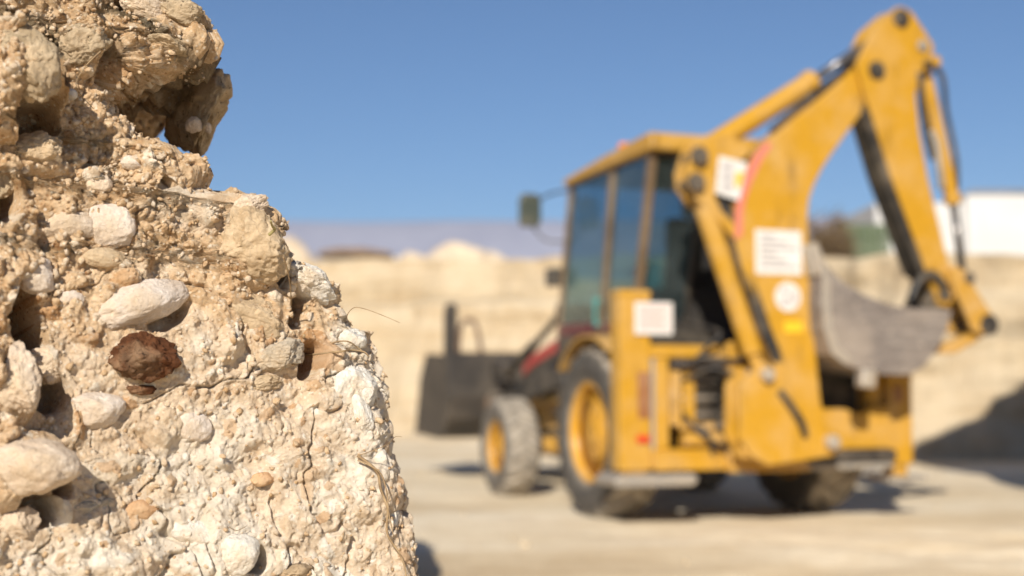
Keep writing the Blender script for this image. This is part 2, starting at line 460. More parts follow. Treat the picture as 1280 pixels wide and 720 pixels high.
def wall_mat():
    t = NT('cut_limestone_wall'); c = t.coord('Object'); cz = t.coord('Object', (0.10, 0.10, 1.5)); cv = t.coord('Object', (1.6, 1.6, 0.16))
    strata = t.noise(cz, 1.3, 7, 0.6, 0.5); vert = t.noise(cv, 1.4, 6, 0.65); fine = t.noise(c, 5, 8, 0.7)
    base = t.ramp(strata, [(0.25, (0.35, 0.255, 0.145)), (0.40, (0.49, 0.385, 0.25)), (0.52, (0.56, 0.465, 0.33)), (0.62, (0.50, 0.40, 0.265)), (0.75, (0.57, 0.485, 0.355))])
    base = t.mix(0.45, base, t.ramp(vert, [(0.3, (0.66, 0.56, 0.44)), (0.62, (1.0, 0.98, 0.95))]), 'MULTIPLY')
    base = t.mix(0.4, base, t.ramp(fine, [(0.3, 0.65), (0.65, 1.05)]), 'MULTIPLY')
    nb = t.bump(vert, 0.5, 0.12); nb = t.bump(fine, 0.7, 0.05, nb)
    return t.bsdf(base, 0.95, nb, 0, 0.1)
M['wall'] = wall_mat()
poly = np.array([(-62, -14), (-48, 10), (-30, 25), (-18, 29), (-10, 29.6), (-2.4, 28.0), (1.5, 26.2), (3.2, 24.4), (4.4, 20.8), (5.6, 18.6), (7.4, 17.9), (10, 17.0), (15, 15.0), (22, 11), (32, 2), (40, -14)], float)
seg = np.r_[0, np.cumsum(np.hypot(*np.diff(poly, axis=0).T))]
ss = np.unique(np.concatenate([np.linspace(0, seg[3], 60), np.linspace(seg[3], seg[12], 420), np.linspace(seg[12], seg[-1], 50)]))
wx, wy = np.interp(ss, seg, poly[:, 0]), np.interp(ss, seg, poly[:, 1])
for _ in range(6):
    wx[1:-1] = (wx[:-2] + 2 * wx[1:-1] + wx[2:]) / 4; wy[1:-1] = (wy[:-2] + 2 * wy[1:-1] + wy[2:]) / 4
nx = np.gradient(wy); ny = -np.gradient(wx); nl = np.hypot(nx, ny); nx /= nl; ny /= nl      # into the pit
base0 = np.stack([wx, wy, np.zeros_like(wx)], -1)
ztop = 1.13 + 0.0972 * np.clip(wy, 14, 30) + 0.10 * fbm(base0, 3.0, 3, 21) + 0.06 * fbm(base0, 0.7, 2, 22)
NR = 70
tal = 0.9 + 0.9 * fbm(base0, 3.5, 3, 25); lump3 = fbm(base0, 1.1, 3, 26); jag = fbm(base0, 1.5, 3, 27); shelf = sstep(2.5, -1.0, wx)
rows = []
for k in range(NR):
    f = k / (NR - 1)
    z = f * ztop - 0.05 * (k == 0)
    P = np.stack([wx, wy, z], -1)
    Pz = P * np.array([0.35, 0.35, 2.2])
    d = 0.16 * fbm(Pz, 1.2, 4, 31) + 0.26 * fbm(P * np.array([1, 1, 0.35]), 0.9, 4, 33) + 0.10 * fbm(P, 0.35, 4, 36)
    d = d + tal * (1 - f) ** 3 + 0.45 * lump3 * (1 - f) ** 1.5 - 0.55 * shelf * sstep(0.70 + 0.06 * jag, 0.76 + 0.06 * jag, f) - 0.35 * f
    rows.append(np.stack([wx + nx * d, wy + ny * d, z], -1))
top = rows[-1]
o = grid_mesh('quarry_wall', np.concatenate(rows), NR, len(ss), M['wall']); tag(o, kind='structure')

rows = [top]
cen = np.array([0, 6.0])
dirv = top[:, :2] - cen; dl = np.linalg.norm(dirv, axis=1, keepdims=True); dirv /= dl
for dist in (0.25, 0.7, 1.5, 3, 6, 11, 20, 35, 70, 150, 400, 900, 1700):
    P = np.zeros_like(top)
    P[:, :2] = top[:, :2] + dirv * np.minimum(dist, np.maximum(1820 - dl - 20, 1) * np.ones_like(dl))
    w = min(1, dist / 40)
    P[:, 2] = top[:, 2] * (1 - w) + w * 4.0 - 0.02 * min(dist, 6) + 0.12 * fbm(P, 2.5, 3, 41) * min(1, dist) + 0.03 * fbm(P, 0.5, 2, 42)
    rows.append(P)
o = grid_mesh('upper_ground', np.concatenate(rows), len(rows), len(ss), M['wall']); tag(o, kind='structure')

def plain_mat(name, a, b, scale=2.0, rough=0.9):
    t = NT(name); c = t.coord('Object'); f = t.noise(c, scale, 8, 0.65)
    return t.bsdf(t.ramp(f, [(0.3, a), (0.7, b)]), rough, t.bump(f, 0.3, 0.1 / scale), 0, 0.15)

# the tall cut corner of the pit, beside the view; its shadow falls on the floor and the far wall
prof = np.array([(4.85, -0.05), (4.75, 1.2), (4.6, 2.5), (4.3, 4.0), (3.95, 5.0), (4.25, 5.4), (4.8, 5.75), (5.6, 6.3), (7, 6.8), (9, 7.0), (12, 6.2), (14.5, 3.5), (15.5, -0.05)], float)
ps = np.r_[0, np.cumsum(np.hypot(*np.diff(np.r_[prof, prof[:1]], axis=0).T))]
pu = np.linspace(0, ps[-1], 241)[:-1]
pc = np.stack([np.interp(pu, ps, np.r_[prof[:, 0], prof[0, 0]]), np.interp(pu, ps, np.r_[prof[:, 1], prof[0, 1]])], -1)
cc = np.array([8.5, 0.0])
rows = []
for y, sc in ((9.05, 0.02), (9.05, 0.5), (9.1, 0.93), (9.0, 1.0)) + tuple((y, 1.0) for y in np.linspace(8.9, 5.2, 26)) + ((5.1, 0.95), (5.0, 0.5), (5.0, 0.02)):
    P = np.stack([cc[0] + (pc[:, 0] - cc[0]) * sc, np.full(240, y), np.maximum(pc[:, 1] * sc, -0.05)], -1)
    q = fbm(P, 1.3, 4, 51) * 0.22 + fbm(P, 0.35, 3, 52) * 0.07
    P[:, 0] += q * np.sign(P[:, 0] - 8.5) * 0.8; P[:, 1] += q * 0.7 * (1 if y > 7 else -1); P[:, 2] += q * 0.6 * (P[:, 2] > 1)
    rows.append(P)
o = grid_mesh('pit_corner_cliff', np.concatenate(rows), len(rows), 240, M['wall'], wrap=True); tag(o, kind='structure')

# far flat-topped ridge; lavender of the haze is painted into its colour
M['hill'] = plain_mat('hazy_ridge_tint', (0.23, 0.235, 0.30), (0.29, 0.295, 0.355), 0.02)
az = np.radians(np.linspace(-100, 100, 240))
rows = []
for rr, hh in ((1150, 2.0), (1250, 60.0), (1330, 120.0), (1400, 172.0), (1450, 182.0), (1700, 186.0), (1800, 2.0)):
    P = np.stack([np.sin(az) * rr, np.cos(az) * rr, np.full(len(az), hh)], -1)
    if hh > 10:
        P[:, 2] += fbm(P, 300, 4, 61) * hh * 0.035
    rows.append(P)
o = grid_mesh('distant_hills', np.concatenate(rows), len(rows), len(az), M['hill']); tag(o, kind='structure')

# sandy spoil heaps beyond the wall
M['sand'] = plain_mat('spoil_sand', (0.56, 0.43, 0.29), (0.76, 0.63, 0.46), 0.5)
def heap(peaks, x0, x1, y0, y1, zb, seed):
    nx_, ny_ = 110, 60
    X, Y = np.meshgrid(np.linspace(x0, x1, nx_), np.linspace(y0, y1, ny_))
    P = np.stack([X.ravel(), Y.ravel(), np.zeros(X.size)], -1); z = np.zeros(X.size)
    for (px, py, h, w) in peaks:
        z = np.maximum(z, h * np.clip(1.05 - np.hypot((P[:, 0] - px) / w, (P[:, 1] - py) / (w * 0.9)), 0, 1))
    z = z * (1 + 0.18 * fbm(P, 1.6, 4, seed)) + 0.25 * fbm(P, 0.8, 3, seed + 1) * (z > 0.2)
    P[:, 2] = zb + z
    o = grid_mesh('spoil_heap', P, ny_, nx_, M['sand']); tag(o, kind='structure')
heap([(-2.8, 61, 4.0, 8.5), (-4.9, 62, 3.9, 6.5), (-0.9, 61, 3.5, 6.0), (-6.7, 61, 3.7, 4.8), (0.6, 61, 2.9, 4.5)], -13, 6, 54, 69, 3.5, 71)
heap([(-11.2, 64, 5.0, 5.2), (-13.8, 64, 4.2, 4.8)], -20, -6.0, 57, 71, 3.6, 75)

# unseen earth heap added behind the bank to cast a shadow on the floor
th = np.linspace(0, 2 * math.pi, 361)[:-1]
rows = []
for z, s in [(-0.05, 1.0)] + [(z, 1.0 if z < 1.05 else 1.0 - 0.26 * ((z - 1.05) / 0.6) ** 1.3) for z in np.linspace(0.05, 1.65, 110)] + [(1.70, 0.6), (1.74, 0.35), (1.76, 0.02)]:
    ex = 0.75
    P = np.stack([-2.05 + 1.28 * s * np.sign(np.cos(th)) * np.abs(np.cos(th)) ** ex, 5.85 + 0.75 * s * np.sign(np.sin(th)) * np.abs(np.sin(th)) ** ex, np.full(360, z)], -1)
    q = 0.07 * fbm(P, 0.40, 5, 81) + 0.03 * np.abs(fbm(P, 0.12, 3, 82))
    P[:, 0] += q * np.cos(th); P[:, 1] += q * np.sin(th); P[:, 2] += q * (z > 1.5)
    rows.append(P)
o = grid_mesh('shadow_heap', np.concatenate(rows), len(rows), 360, M['soil'], wrap=True); tag(o, kind='structure'); set_attr(o, 'tint', np.tile(np.array([[0.1, 0.0, 0.5]]), (len(rows) * 360, 1)))

# low shed
shed = empty('shed', (-5.4, 45, 3.9)); tag(shed, 'low distant shed with a brown roof beside the sandy heap', 'shed')
mb = MB(); mb.box(-1.25, 1.5, -1, 1, -0.3, 1.45); mb.build('wall', plain_mat('pale_render', (0.6, 0.56, 0.5), (0.74, 0.7, 0.64), 1.5), shed)
mb = MB(); mb.poly([(-1.3, 1.5), (1.3, 1.5), (1.2, 1.62), (0.3, 1.76), (-0.6, 1.76), (-1.2, 1.64)], 'y', -1.3, 1.3); mb.build('roof', plain_mat('brown_roofing', (0.16, 0.11, 0.075), (0.26, 0.18, 0.12), 2), shed, 0.02)
# white warehouse
wh = empty('warehouse', (9.15, 32, 2.8)); tag(wh, 'long white flat-walled warehouse with grey roof above the quarry edge', 'building')
mw = plain_mat('white_cladding', (0.56, 0.545, 0.52), (0.66, 0.645, 0.625), 0.8)
mb = MB(); mb.box(0, 2.2, 0, 9, -0.4, 2.78)
for k in range(1, 4): mb.box(k * 0.55 - 0.02, k * 0.55 + 0.02, -0.03, 0.0, 0.1, 2.7)
mb.build('low_wall', mw, wh, 0.01)
mb = MB(); mb.box(2.2, 14, -0.25, 9, -0.4, 2.93)
for k in range(12): mb.box(2.6 + k * 0.95, 2.65 + k * 0.95, -0.28, -0.25, 0.1, 2.85)
mb.build('tall_wall', mw, wh, 0.01)
mb = MB(); mb.poly([(1.9, 2.9), (14, 2.9), (14, 3.35), (3.0, 3.35)], 'y', 1.5, 9); mb.build('roof', plain_mat('grey_roof_sheet', (0.15, 0.15, 0.155), (0.22, 0.22, 0.23), 1), wh)
mb = MB(); mb.box(5.4, 7.4, -0.3, -0.25, -0.3, 2.0); mb.build('door', plain_mat('pale_grey_door', (0.5, 0.5, 0.49), (0.58, 0.58, 0.56), 1), wh)
# green fence
fe = empty('fence', (7.75, 29.6, 2.85)); tag(fe, 'dark green sheet fence between the dry shrub and the white warehouse', 'fence')
mg = plain_mat('green_fence_paint', (0.08, 0.11, 0.06), (0.14, 0.17, 0.10), 2)
mb = MB()
for k in range(8): mb.box(k * 0.12, k * 0.12 + 0.10, 0, 0.03 + 0.015 * (k % 2), 0.0, 1.9)
mb.build('panel', mg, fe)
for x in (-0.06, 0.97):
    mb = MB(); mb.box(x, x + 0.06, -0.03, 0.05, -0.3, 2.0); mb.build('post', mg, fe)
for z in (0.4, 1.6):
    mb = MB(); mb.box(0, 0.97, -0.03, -0.002, z, z + 0.06); mb.build('rail', mg, fe)
# dry shrubs on the edge
def shrub(loc, w, h, nleaf, cols, label, seed):
    r = random.Random(seed)
    root = empty('shrub', loc); tag(root, label, 'shrub', None)
    mb = MB(); tips = []
    for k in range(16):
        a = r.uniform(0, 6.28); s = r.uniform(0.25, 1.0)
        tip = (math.cos(a) * w * s * 0.8, math.sin(a) * w * s * 0.8, h * r.uniform(0.55, 0.98)); tips.append(tip)
        mb.tube([(0, 0, -0.1), (tip[0] * 0.35, tip[1] * 0.35, tip[2] * 0.5), tip], 0.03, 5, 0.3, 3)
    mb.build('branches', plain_mat('shrub_bark', (0.10, 0.07, 0.045), (0.2, 0.14, 0.09), 8), root)
    V = []; F = []
    for k in range(nleaf):
        t = r.choice(tips); q = r.uniform(0.4, 1.0)
        c = Vector((t[0] * q + r.gauss(0, w * 0.16), t[1] * q + r.gauss(0, w * 0.16), max(0.05, t[2] * q + r.gauss(0, h * 0.07))))
        a = Vector((r.gauss(0, 1), r.gauss(0, 1), r.gauss(0, 1))).normalized() * r.uniform(0.03, 0.075)
        b = a.orthogonal().normalized() * r.uniform(0.015, 0.035)
        i = len(V); V += [c - a, c + b, c + a, c - b]; F.append((i, i + 1, i + 2, i + 3))
    link_mesh('foliage', V, F, plain_mat('shrub_leaves', cols[0], cols[1], 4), root, False)
    return root
shrub((7.15, 28.6, 2.85), 0.75, 2.05, 4200, ((0.13, 0.085, 0.045), (0.22, 0.15, 0.08)), 'dry brown shrub at the quarry edge next to the green fence', 3)['group'] = 'dry shrubs along the quarry edge'
shrub((10.6, 27.0, 2.9), 0.35, 0.75, 1200, ((0.15, 0.11, 0.06), (0.26, 0.19, 0.11)), 'small dry bush in front of the white warehouse wall', 4)['group'] = 'dry shrubs along the quarry edge'

# loose gravel on the pit floor
V = []; F = []
ico = bmesh.new(); bmesh.ops.create_icosphere(ico, subdivisions=1, radius=1.0)
IV = np.array([v.co[:] for v in ico.verts]); IF = np.array([[v.index for v in f.verts] for f in ico.faces]); ico.free()
def scatter(centres, radii, seed, squash=(0.55, 1.0)):
    g = np.random.default_rng(seed); n = len(centres)
    vv = IV[None] * (1 + g.uniform(-0.42, 0.42, (n, len(IV), 1)))
    vv = vv * np.stack([g.uniform(0.6, 1.5, n), g.uniform(0.6, 1.3, n), g.uniform(*squash, n)], -1)[:, None, :]
    q = g.normal(size=(n, 4)); q /= np.linalg.norm(q, axis=1, keepdims=True)
    w, x, y, z = q.T
    Rm = np.stack([np.stack([1 - 2 * (y * y + z * z), 2 * (x * y - z * w), 2 * (x * z + y * w)], -1),
                   np.stack([2 * (x * y + z * w), 1 - 2 * (x * x + z * z), 2 * (y * z - x * w)], -1),
                   np.stack([2 * (x * z - y * w), 2 * (y * z + x * w), 1 - 2 * (x * x + y * y)], -1)], -2)
    vv = np.einsum('nij,nkj->nki', Rm, vv) * radii[:, None, None] + centres[:, None, :]
    ff = IF[None] + (np.arange(n) * len(IV))[:, None, None]
    return vv.reshape(-1, 3), ff.reshape(-1, 3)
def tri_mesh(name, V, F, mat, smooth=False):
    me = bpy.data.meshes.new(name)
    me.vertices.add(len(V)); me.vertices.foreach_set('co', V.astype(np.float32).ravel())
    me.loops.add(F.size); me.loops.foreach_set('vertex_index', F.astype(np.int32).ravel())
    me.polygons.add(len(F)); me.polygons.foreach_set('loop_start', np.arange(0, F.size, 3, dtype=np.int32))
    me.polygons.foreach_set('loop_total', np.full(len(F), 3, dtype=np.int32)); me.update(calc_edges=True)
    if smooth: me.polygons.foreach_set('use_smooth', np.ones(len(F), dtype=bool))
    o = bpy.data.objects.new(name, me); COL.objects.link(o); me.materials.append(mat); return o
n = 1800
gx = rng.uniform(-9, 12, n); gy = rng.uniform(4, 26, n); gr = 0.006 + 0.022 * rng.random(n) ** 4
okm = ~((np.abs(gx - 1.6) < 2.0) & (np.abs(gy - 12) < 2.4))
gc = np.stack([gx, gy, gr * 0.35], -1)[okm]
V, F = scatter(gc, gr[okm], 3)
o = tri_mesh('gravel', V, F, plain_mat('gravel_stone', (0.42, 0.33, 0.22), (0.60, 0.49, 0.34), 3)); tag(o, kind='stuff', label='small pale gravel and crumbs lying on the quarry floor')

# ------------------------------------------------------------------ the earth bank in the foreground
# face plane: point F0, direction TT along it (right and away), normal NN (towards the open pit), leaning back by LEAN
FACE_B = 38.0
TT = np.array([math.cos(math.radians(FACE_B)), math.sin(math.radians(FACE_B))]); NN = np.array([TT[1], -TT[0]])
F0 = np.array([-0.214, 2.45]); LEAN = 0.15
def face_xy(a, z):
    a = np.asarray(a, float); z = np.asarray(z, float)
    p = F0 + a[..., None] * TT - (LEAN * (z - 1.13))[..., None] * NN
    return np.stack([p[..., 0], p[..., 1], z], -1)
EDGE = np.array([
    (0.0, 0.3),
    (0.4, 0.12),
    (0.708, 0.015),
    (0.781, 0.009),
    (0.835, 0.009),
    (0.888, -0.0),
    (0.932, -0.003),
    (0.968, -0.014),
    (0.998, -0.026),
    (1.037, -0.021),
    (1.073, -0.026),
    (1.118, -0.024),
    (1.138, -0.032),
    (1.168, -0.041),
    (1.198, -0.051),
    (1.228, -0.058),
    (1.24, -0.085),
    (1.272, -0.117),
    (1.298, -0.113),
    (1.325, -0.125),
    (1.35, -0.169),
    (1.363, -0.207),
    (1.383, -0.22),
    (1.429, -0.219),
    (1.446, -0.242),
    (1.457, -0.331),
    (1.463, -0.287),
    (1.481, -0.333),
    (1.522, -0.351),
    (1.528, -0.389),
    (1.542, -0.405),
    (1.55, -0.417),
    (1.575, -0.424),
    (1.62, -0.424),
    (1.666, -0.411),
    (1.682, -0.386),
    (1.7, -0.335),
    (1.723, -0.321),
    (1.744, -0.325),
    (1.767, -0.352),
    (1.81, -0.355),
    (1.821, -0.392),
    (1.864, -0.41),
    (1.916, -0.384),
    (2.3, -0.75)])          # (z, a): where the face ends in its broken corner
Zs, As = EDGE[:, 0], EDGE[:, 1]
zr = np.unique(np.concatenate([np.linspace(0, 0.70, 40), np.linspace(0.70, 1.90, 560), np.linspace(1.90, 2.25, 40)]))
CORR = np.array([(0, 0.0), (0.76, -0.0312), (0.775, -0.0198), (0.792, -0.0263), (0.806, -0.0174), (0.821, -0.0223), (0.835, -0.0273), (0.851, -0.0392), (0.862, -0.0235), (0.884, -0.0335), (0.895, -0.0261), (0.909, -0.027), (0.926, -0.0342), (0.941, -0.0438), (0.953, -0.0347), (0.973, -0.0432), (0.985, -0.0637), (1.0, -0.0266), (1.017, -0.032), (1.034, -0.0311), (1.048, -0.0385), (1.062, -0.0318), (1.077, -0.0318), (1.092, -0.0206), (1.108, -0.0122), (1.123, -0.0134), (1.137, -0.0081), (1.152, -0.0082), (1.169, 0.0007), (1.184, 0.0002), (1.2, 0.0043), (1.214, 0.0051), (1.226, 0.0085), (1.246, 0.0015), (1.258, 0.005), (1.274, -0.023), (1.29, -0.0), (1.304, -0.003), (1.316, -0.0058), (1.331, -0.0571), (1.344, -0.1378), (1.354, -0.0444), (1.367, -0.0606), (1.382, -0.0983), (1.399, -0.0782), (1.417, -0.0281), (1.425, -0.0036), (1.438, -0.0598), (1.452, -0.15), (1.462, -0.15), (1.487, -0.0906), (1.495, -0.062), (1.517, -0.0622), (1.527, -0.0847), (1.532, -0.1353), (1.544, -0.0915), (1.604, -0.15), (1.614, -0.15), (1.626, -0.15), (1.684, -0.1336), (1.723, -0.0626), (1.728, -0.111), (1.731, -0.1084), (1.733, -0.0494), (1.734, -0.0816), (1.735, -0.0672), (1.736, -0.0487), (1.744, -0.0339), (1.749, -0.046), (1.769, -0.0832), (1.771, -0.0733), (1.787, -0.0153), (1.8, -0.0491), (1.812, -0.1362), (1.852, -0.0288), (1.88, -0.0614), (2.3, -0.0614)])
ROUND = 0.09
rows = []; attrs = []
a_d = np.concatenate([np.linspace(-4.4, -2.2, 60)[:-1], np.linspace(-2.2, -1.05, 190)[:-1], np.linspace(-1.05, -0.0, 480)])
def loop_at(z):
    ae = np.interp(z, Zs, As) - 0.045 + np.interp(z, CORR[:, 0], CORR[:, 1])
    # columns along the face: stretched so the last one lands on the corner start
    a = a_d.copy(); m = a > -1.05; a[m] = -1.05 + (a[m] + 1.05) * ((ae + 1.05) / 1.05)
    P = face_xy(a, np.full(len(a), z))
    end = P[-1, :2]; c = end - NN * ROUND
    th = np.radians(np.linspace(FACE_B - 90, 22, 90)[1:])
    arc = np.stack([c[0] + ROUND * np.cos(th), c[1] + ROUND * np.sin(th), np.full(len(th), z)], -1)
    hd = math.radians(112); e2 = arc[-1, :2]; q = np.r_[np.linspace(0, 0.25, 50)[1:], np.linspace(0.25, 2.6, 60)[1:]]
    back = np.stack([e2[0] + math.cos(hd) * q, e2[1] + math.sin(hd) * q, np.full(len(q), z)], -1)
    f2 = back[-1, :2]; g = np.linspace(0, 1, 24)[1:]
    rear = np.stack([f2[0] + g * (-5.0 - f2[0]), f2[1] + 0.5 * np.sin(g * 1.5) + g * (4.6 - f2[1]), np.full(len(g), z)], -1)
    return np.concatenate([P, arc, back, rear])
for z in zr: rows.append(loop_at(z))
# cap: shrink towards a spine, doming up a little
last = rows[-1]; spine = np.array([-2.4, 2.3])
for f in (0.97, 0.92, 0.85, 0.75, 0.6, 0.45, 0.3, 0.15, 0.02):
    P = last.copy(); P[:, :2] = spine + (last[:, :2] - spine) * f; P[:, 2] = 2.25 + 0.30 * (1 - f) ** 0.8; rows.append(P)
BV = np.array(rows); nr, nc = BV.shape[:2]
du = np.gradient(BV, axis=1); dv = np.gradient(BV, axis=0)
BN = np.cross(du, dv); BN /= np.linalg.norm(BN, axis=2, keepdims=True) + 1e-12
for ax in (0, 1):
    pass
P = BV.reshape(-1, 3); N = BN.reshape(-1, 3)
aa = (P[:, :2] - F0) @ TT; zz = P[:, 2]
depth_in = -((P[:, :2] - F0) @ NN)          # distance behind the face plane
onface = sstep(0.55, 0.2, depth_in)
# warp field so that nothing is a clean ellipse
W = np.stack([fbm(P, 0.10, 3, 101), fbm(P, 0.10, 3, 102), fbm(P, 0.10, 3, 103)], -1) * 0.03
PW = P + W
D = 0.034 * fbm(P, 0.42, 3, 111) + 0.021 * fbm(P, 0.16, 3, 112)
bil = np.abs(fbm(PW, 0.11, 3, 113)); D += 0.022 * (0.25 - bil) * 1.2
D += 0.012 * fbm(P, 0.05, 4, 114)
tR = np.zeros(len(P)); tG = np.zeros(len(P)); tB = np.full(len(P), 0.5)
# hollows and swellings
def local(a0, z0, rot):
    wa = aa + W[:, 0] * 0.9 - a0; wz = zz + W[:, 2] * 0.9 - z0
    c, s = math.cos(rot), math.sin(rot)
    return wa * c + wz * s, -wa * s + wz * c
for (a0, z0, ra, rz_, rot, dep, soft) in [
    (-0.663, 1.65, 0.0284, 0.0507, 0.2618, 0.17, 0.15),
    (-0.686, 1.549, 0.0394, 0.0499, -0.4363, 0.18, 0.15),
    (-0.732, 1.402, 0.0224, 0.0384, 0.0, 0.1, 0.3),
    (-0.688, 1.193, 0.027, 0.0788, 0.2094, 0.15, 0.2),
    (-0.666, 1.098, 0.0317, 0.033, 0.3491, 0.11, 0.25),
    (-0.556, 1.69, 0.0173, 0.0276, 0.5236, 0.07, 0.3),
    (-0.568, 1.654, 0.0154, 0.0219, 0.3491, 0.07, 0.3),
    (-0.193, 1.155, 0.0255, 0.0349, -0.3491, 0.09, 0.25),
    (-0.207, 1.257, 0.0146, 0.038, -0.2618, 0.06, 0.3),
    (-0.692, 0.926, 0.0217, 0.0371, -0.1745, 0.1, 0.25),
    (-0.465, 1.462, 0.0121, 0.0194, 0.0, 0.04, 0.3),
    (-0.531, 1.79, 0.0158, 0.014, 0.0, 0.06, 0.3),
    (-0.46, 1.239, 0.0375, 0.0136, 0.4363, 0.04, 0.3),
    (-0.232, 1.349, 0.0183, 0.0498, -0.1745, 0.07, 0.3),
    (-0.656, 0.967, 0.0188, 0.0327, 0.0, 0.08, 0.3),
    (-0.323, 0.823, 0.0171, 0.0219, 0.0, 0.06, 0.3)]:
    u, v = local(a0, z0, rot)
    q = np.sqrt((u / ra) ** 2 + (v / rz_) ** 2) + 0.22 * fbm(P, 0.045, 3, 131)
    D -= dep * sstep(1.0 + soft, 1.0 - soft, q) * onface
for (a0, z0, ra, rz_, rot, h) in [
    (-0.737, 1.603, 0.0943, 0.104, 0.0, 0.13),
    (-0.752, 1.351, 0.0711, 0.1644, 0.0, 0.05),
    (-0.751, 1.124, 0.0588, 0.0991, 0.0, 0.06),
    (-0.469, 1.716, 0.1063, 0.0708, 0.3491, 0.008),
    (-0.598, 1.695, 0.0614, 0.0491, 0.0, 0.025),
    (-0.682, 1.491, 0.0589, 0.0392, 0.0, 0.025),
    (-0.29, 1.375, 0.0903, 0.0867, 0.0, 0.03),
    (-0.126, 1.093, 0.0922, 0.1032, 0.1745, 0.02),
    (-0.717, 0.988, 0.0803, 0.0618, 0.0, 0.06)]:
    u, v = local(a0, z0, rot)
    q = (u / ra) ** 2 + (v / rz_) ** 2
    D += h * np.sqrt(np.clip(1 - q, 0, 1)) * onface
for (a0, z0, ra, rz_, rot, s) in [
    (-0.168, 1.323, 0.0669, 0.0446, 0.0, 0.9),
    (-0.079, 1.137, 0.0711, 0.1198, 0.1745, 0.9),
    (-0.062, 1.033, 0.0466, 0.0671, 0.0, 0.7),
    (-0.349, 0.839, 0.0578, 0.0462, 0.0, 0.6),
    (-0.552, 0.988, 0.073, 0.026, 0.0, 0.6),
    (-0.398, 1.021, 0.1021, 0.0681, 0.5236, 0.4),
    (-0.411, 0.896, 0.1006, 0.0537, 0.3491, 0.6),
    (-0.12, 0.948, 0.1277, 0.0438, 0.3491, 0.35),
    (-0.43, 1.423, 0.0699, 0.0349, 0.0, 0.5),
    (-0.439, 1.219, 0.0513, 0.0548, 0.0, 0.35),
    (-0.634, 0.849, 0.1094, 0.025, 0.0, 0.5)]:
    u, v = local(a0, z0, rot)
    tR = np.maximum(tR, s * sstep(1.25, 0.7, np.sqrt((u / ra) ** 2 + (v / rz_) ** 2) + 0.35 * fbm(P, 0.05, 3, 141)) * onface)
for (a0, z0, ra, rz_, rot, s) in [
    (-0.497, 1.756, 0.0794, 0.0169, -0.384, 0.85),
    (-0.446, 1.72, 0.0446, 0.0128, -0.1745, 0.8),
    (-0.371, 1.71, 0.0691, 0.0233, -0.2094, 0.8),
    (-0.704, 1.705, 0.0663, 0.0371, 0.0, 0.75),
    (-0.713, 1.553, 0.0489, 0.0391, 0.0, 0.3),
    (-0.238, 1.386, 0.033, 0.044, 0.0, 0.35),
    (-0.39, 1.624, 0.0431, 0.0862, 0.0, 0.35),
    (-0.567, 1.776, 0.0693, 0.0111, -0.1745, 0.6),
    (-0.367, 1.78, 0.0366, 0.0219, 0.0, 0.3)]:
    u, v = local(a0, z0, rot)
    tG = np.maximum(tG, s * sstep(1.25, 0.7, np.sqrt((u / ra) ** 2 + (v / rz_) ** 2) + 0.6 * fbm(P, 0.035, 4, 151)) * onface)
# buried pebbles of several sizes
rough = sstep(-0.35, 0.35, fbm(P, 0.30, 2, 161) + 0.9 * (zz - 1.15) - 0.5 * (aa + 0.35))     # lower right face is smoother
for (cell, prob, seed, k) in ((0.085, 0.34, 201, 0.9), (0.045, 0.48, 202, 0.95), (0.024, 0.55, 203, 1.05), (0.0125, 0.6, 204, 1.1), (0.0075, 0.6, 205, 1.2)):
    h, pid = pebbles(PW if cell > 0.02 else P, cell, prob, seed)
    amp = k * ((0.35 + 0.65 * rough) if cell > 0.02 else (0.7 + 0.3 * rough))
    h = h * (1 + 0.25 * fbm(P, cell * 0.35, 2, seed + 9))
    m = h > cell * 0.03
    D += h * amp
    tB = np.where(m & (cell > 0.02), pid, tB)
    tR = np.maximum(tR, np.where(m & (pid > 0.80), 0.55, 0))
# cracks and crumbly grain
cr = np.abs(fbm(PW, 0.17, 3, 171)); D -= 0.013 * sstep(0.030, 0.0, cr) * sstep(-0.1, 0.3, fbm(P, 0.4, 2, 172))
cr2 = np.abs(fbm(PW, 0.07, 3, 173)); D -= 0.008 * sstep(0.035, 0.0, cr2) * sstep(0.0, 0.3, fbm(P, 0.22, 2, 174))
D += 0.0065 * fbm(P, 0.016, 3, 175) * (0.8 + rough)
tR = np.clip(tR + 0.35 * sstep(0.15, 0.5, fbm(P, 0.13, 4, 181)) + 0.55 * sstep(1.30, 0.95, zz + 0.25 * fbm(P, 0.2, 4, 182) - 0.25 * (aa + 0.3)), 0, 1)  # paler lower face: chalky soil, plus its fuller sunlight put into the colour
tG = np.clip(np.maximum(tG, 0.8 * sstep(1.74, 1.85, zz + 0.06 * fbm(P, 0.1, 3, 183)) * sstep(0.0, 0.3, fbm(P, 0.08, 3, 184))), 0, 1)
bottom = sstep(0.0, 0.15, zz)
BD = P + N * (D * bottom)[:, None]
bank = grid_mesh('earth_bank', BD, nr, nc, M['soil'], wrap=True); tag(bank, kind='structure')
set_attr(bank, 'tint', np.stack([tR, tG, tB], -1))
F3 = BD.reshape(nr, nc, 3)
# outward normals of the broken surface, smoothed over a few centimetres by the base normal
def on_bank(a, z):
    r = int(np.argmin(np.abs(zr - z)))
    row_a = (BV[r, :len(a_d), :2] - F0) @ TT
    c = int(np.argmin(np.abs(row_a - a)))
    return F3[r, c], BN[r, c], BV[r, c]

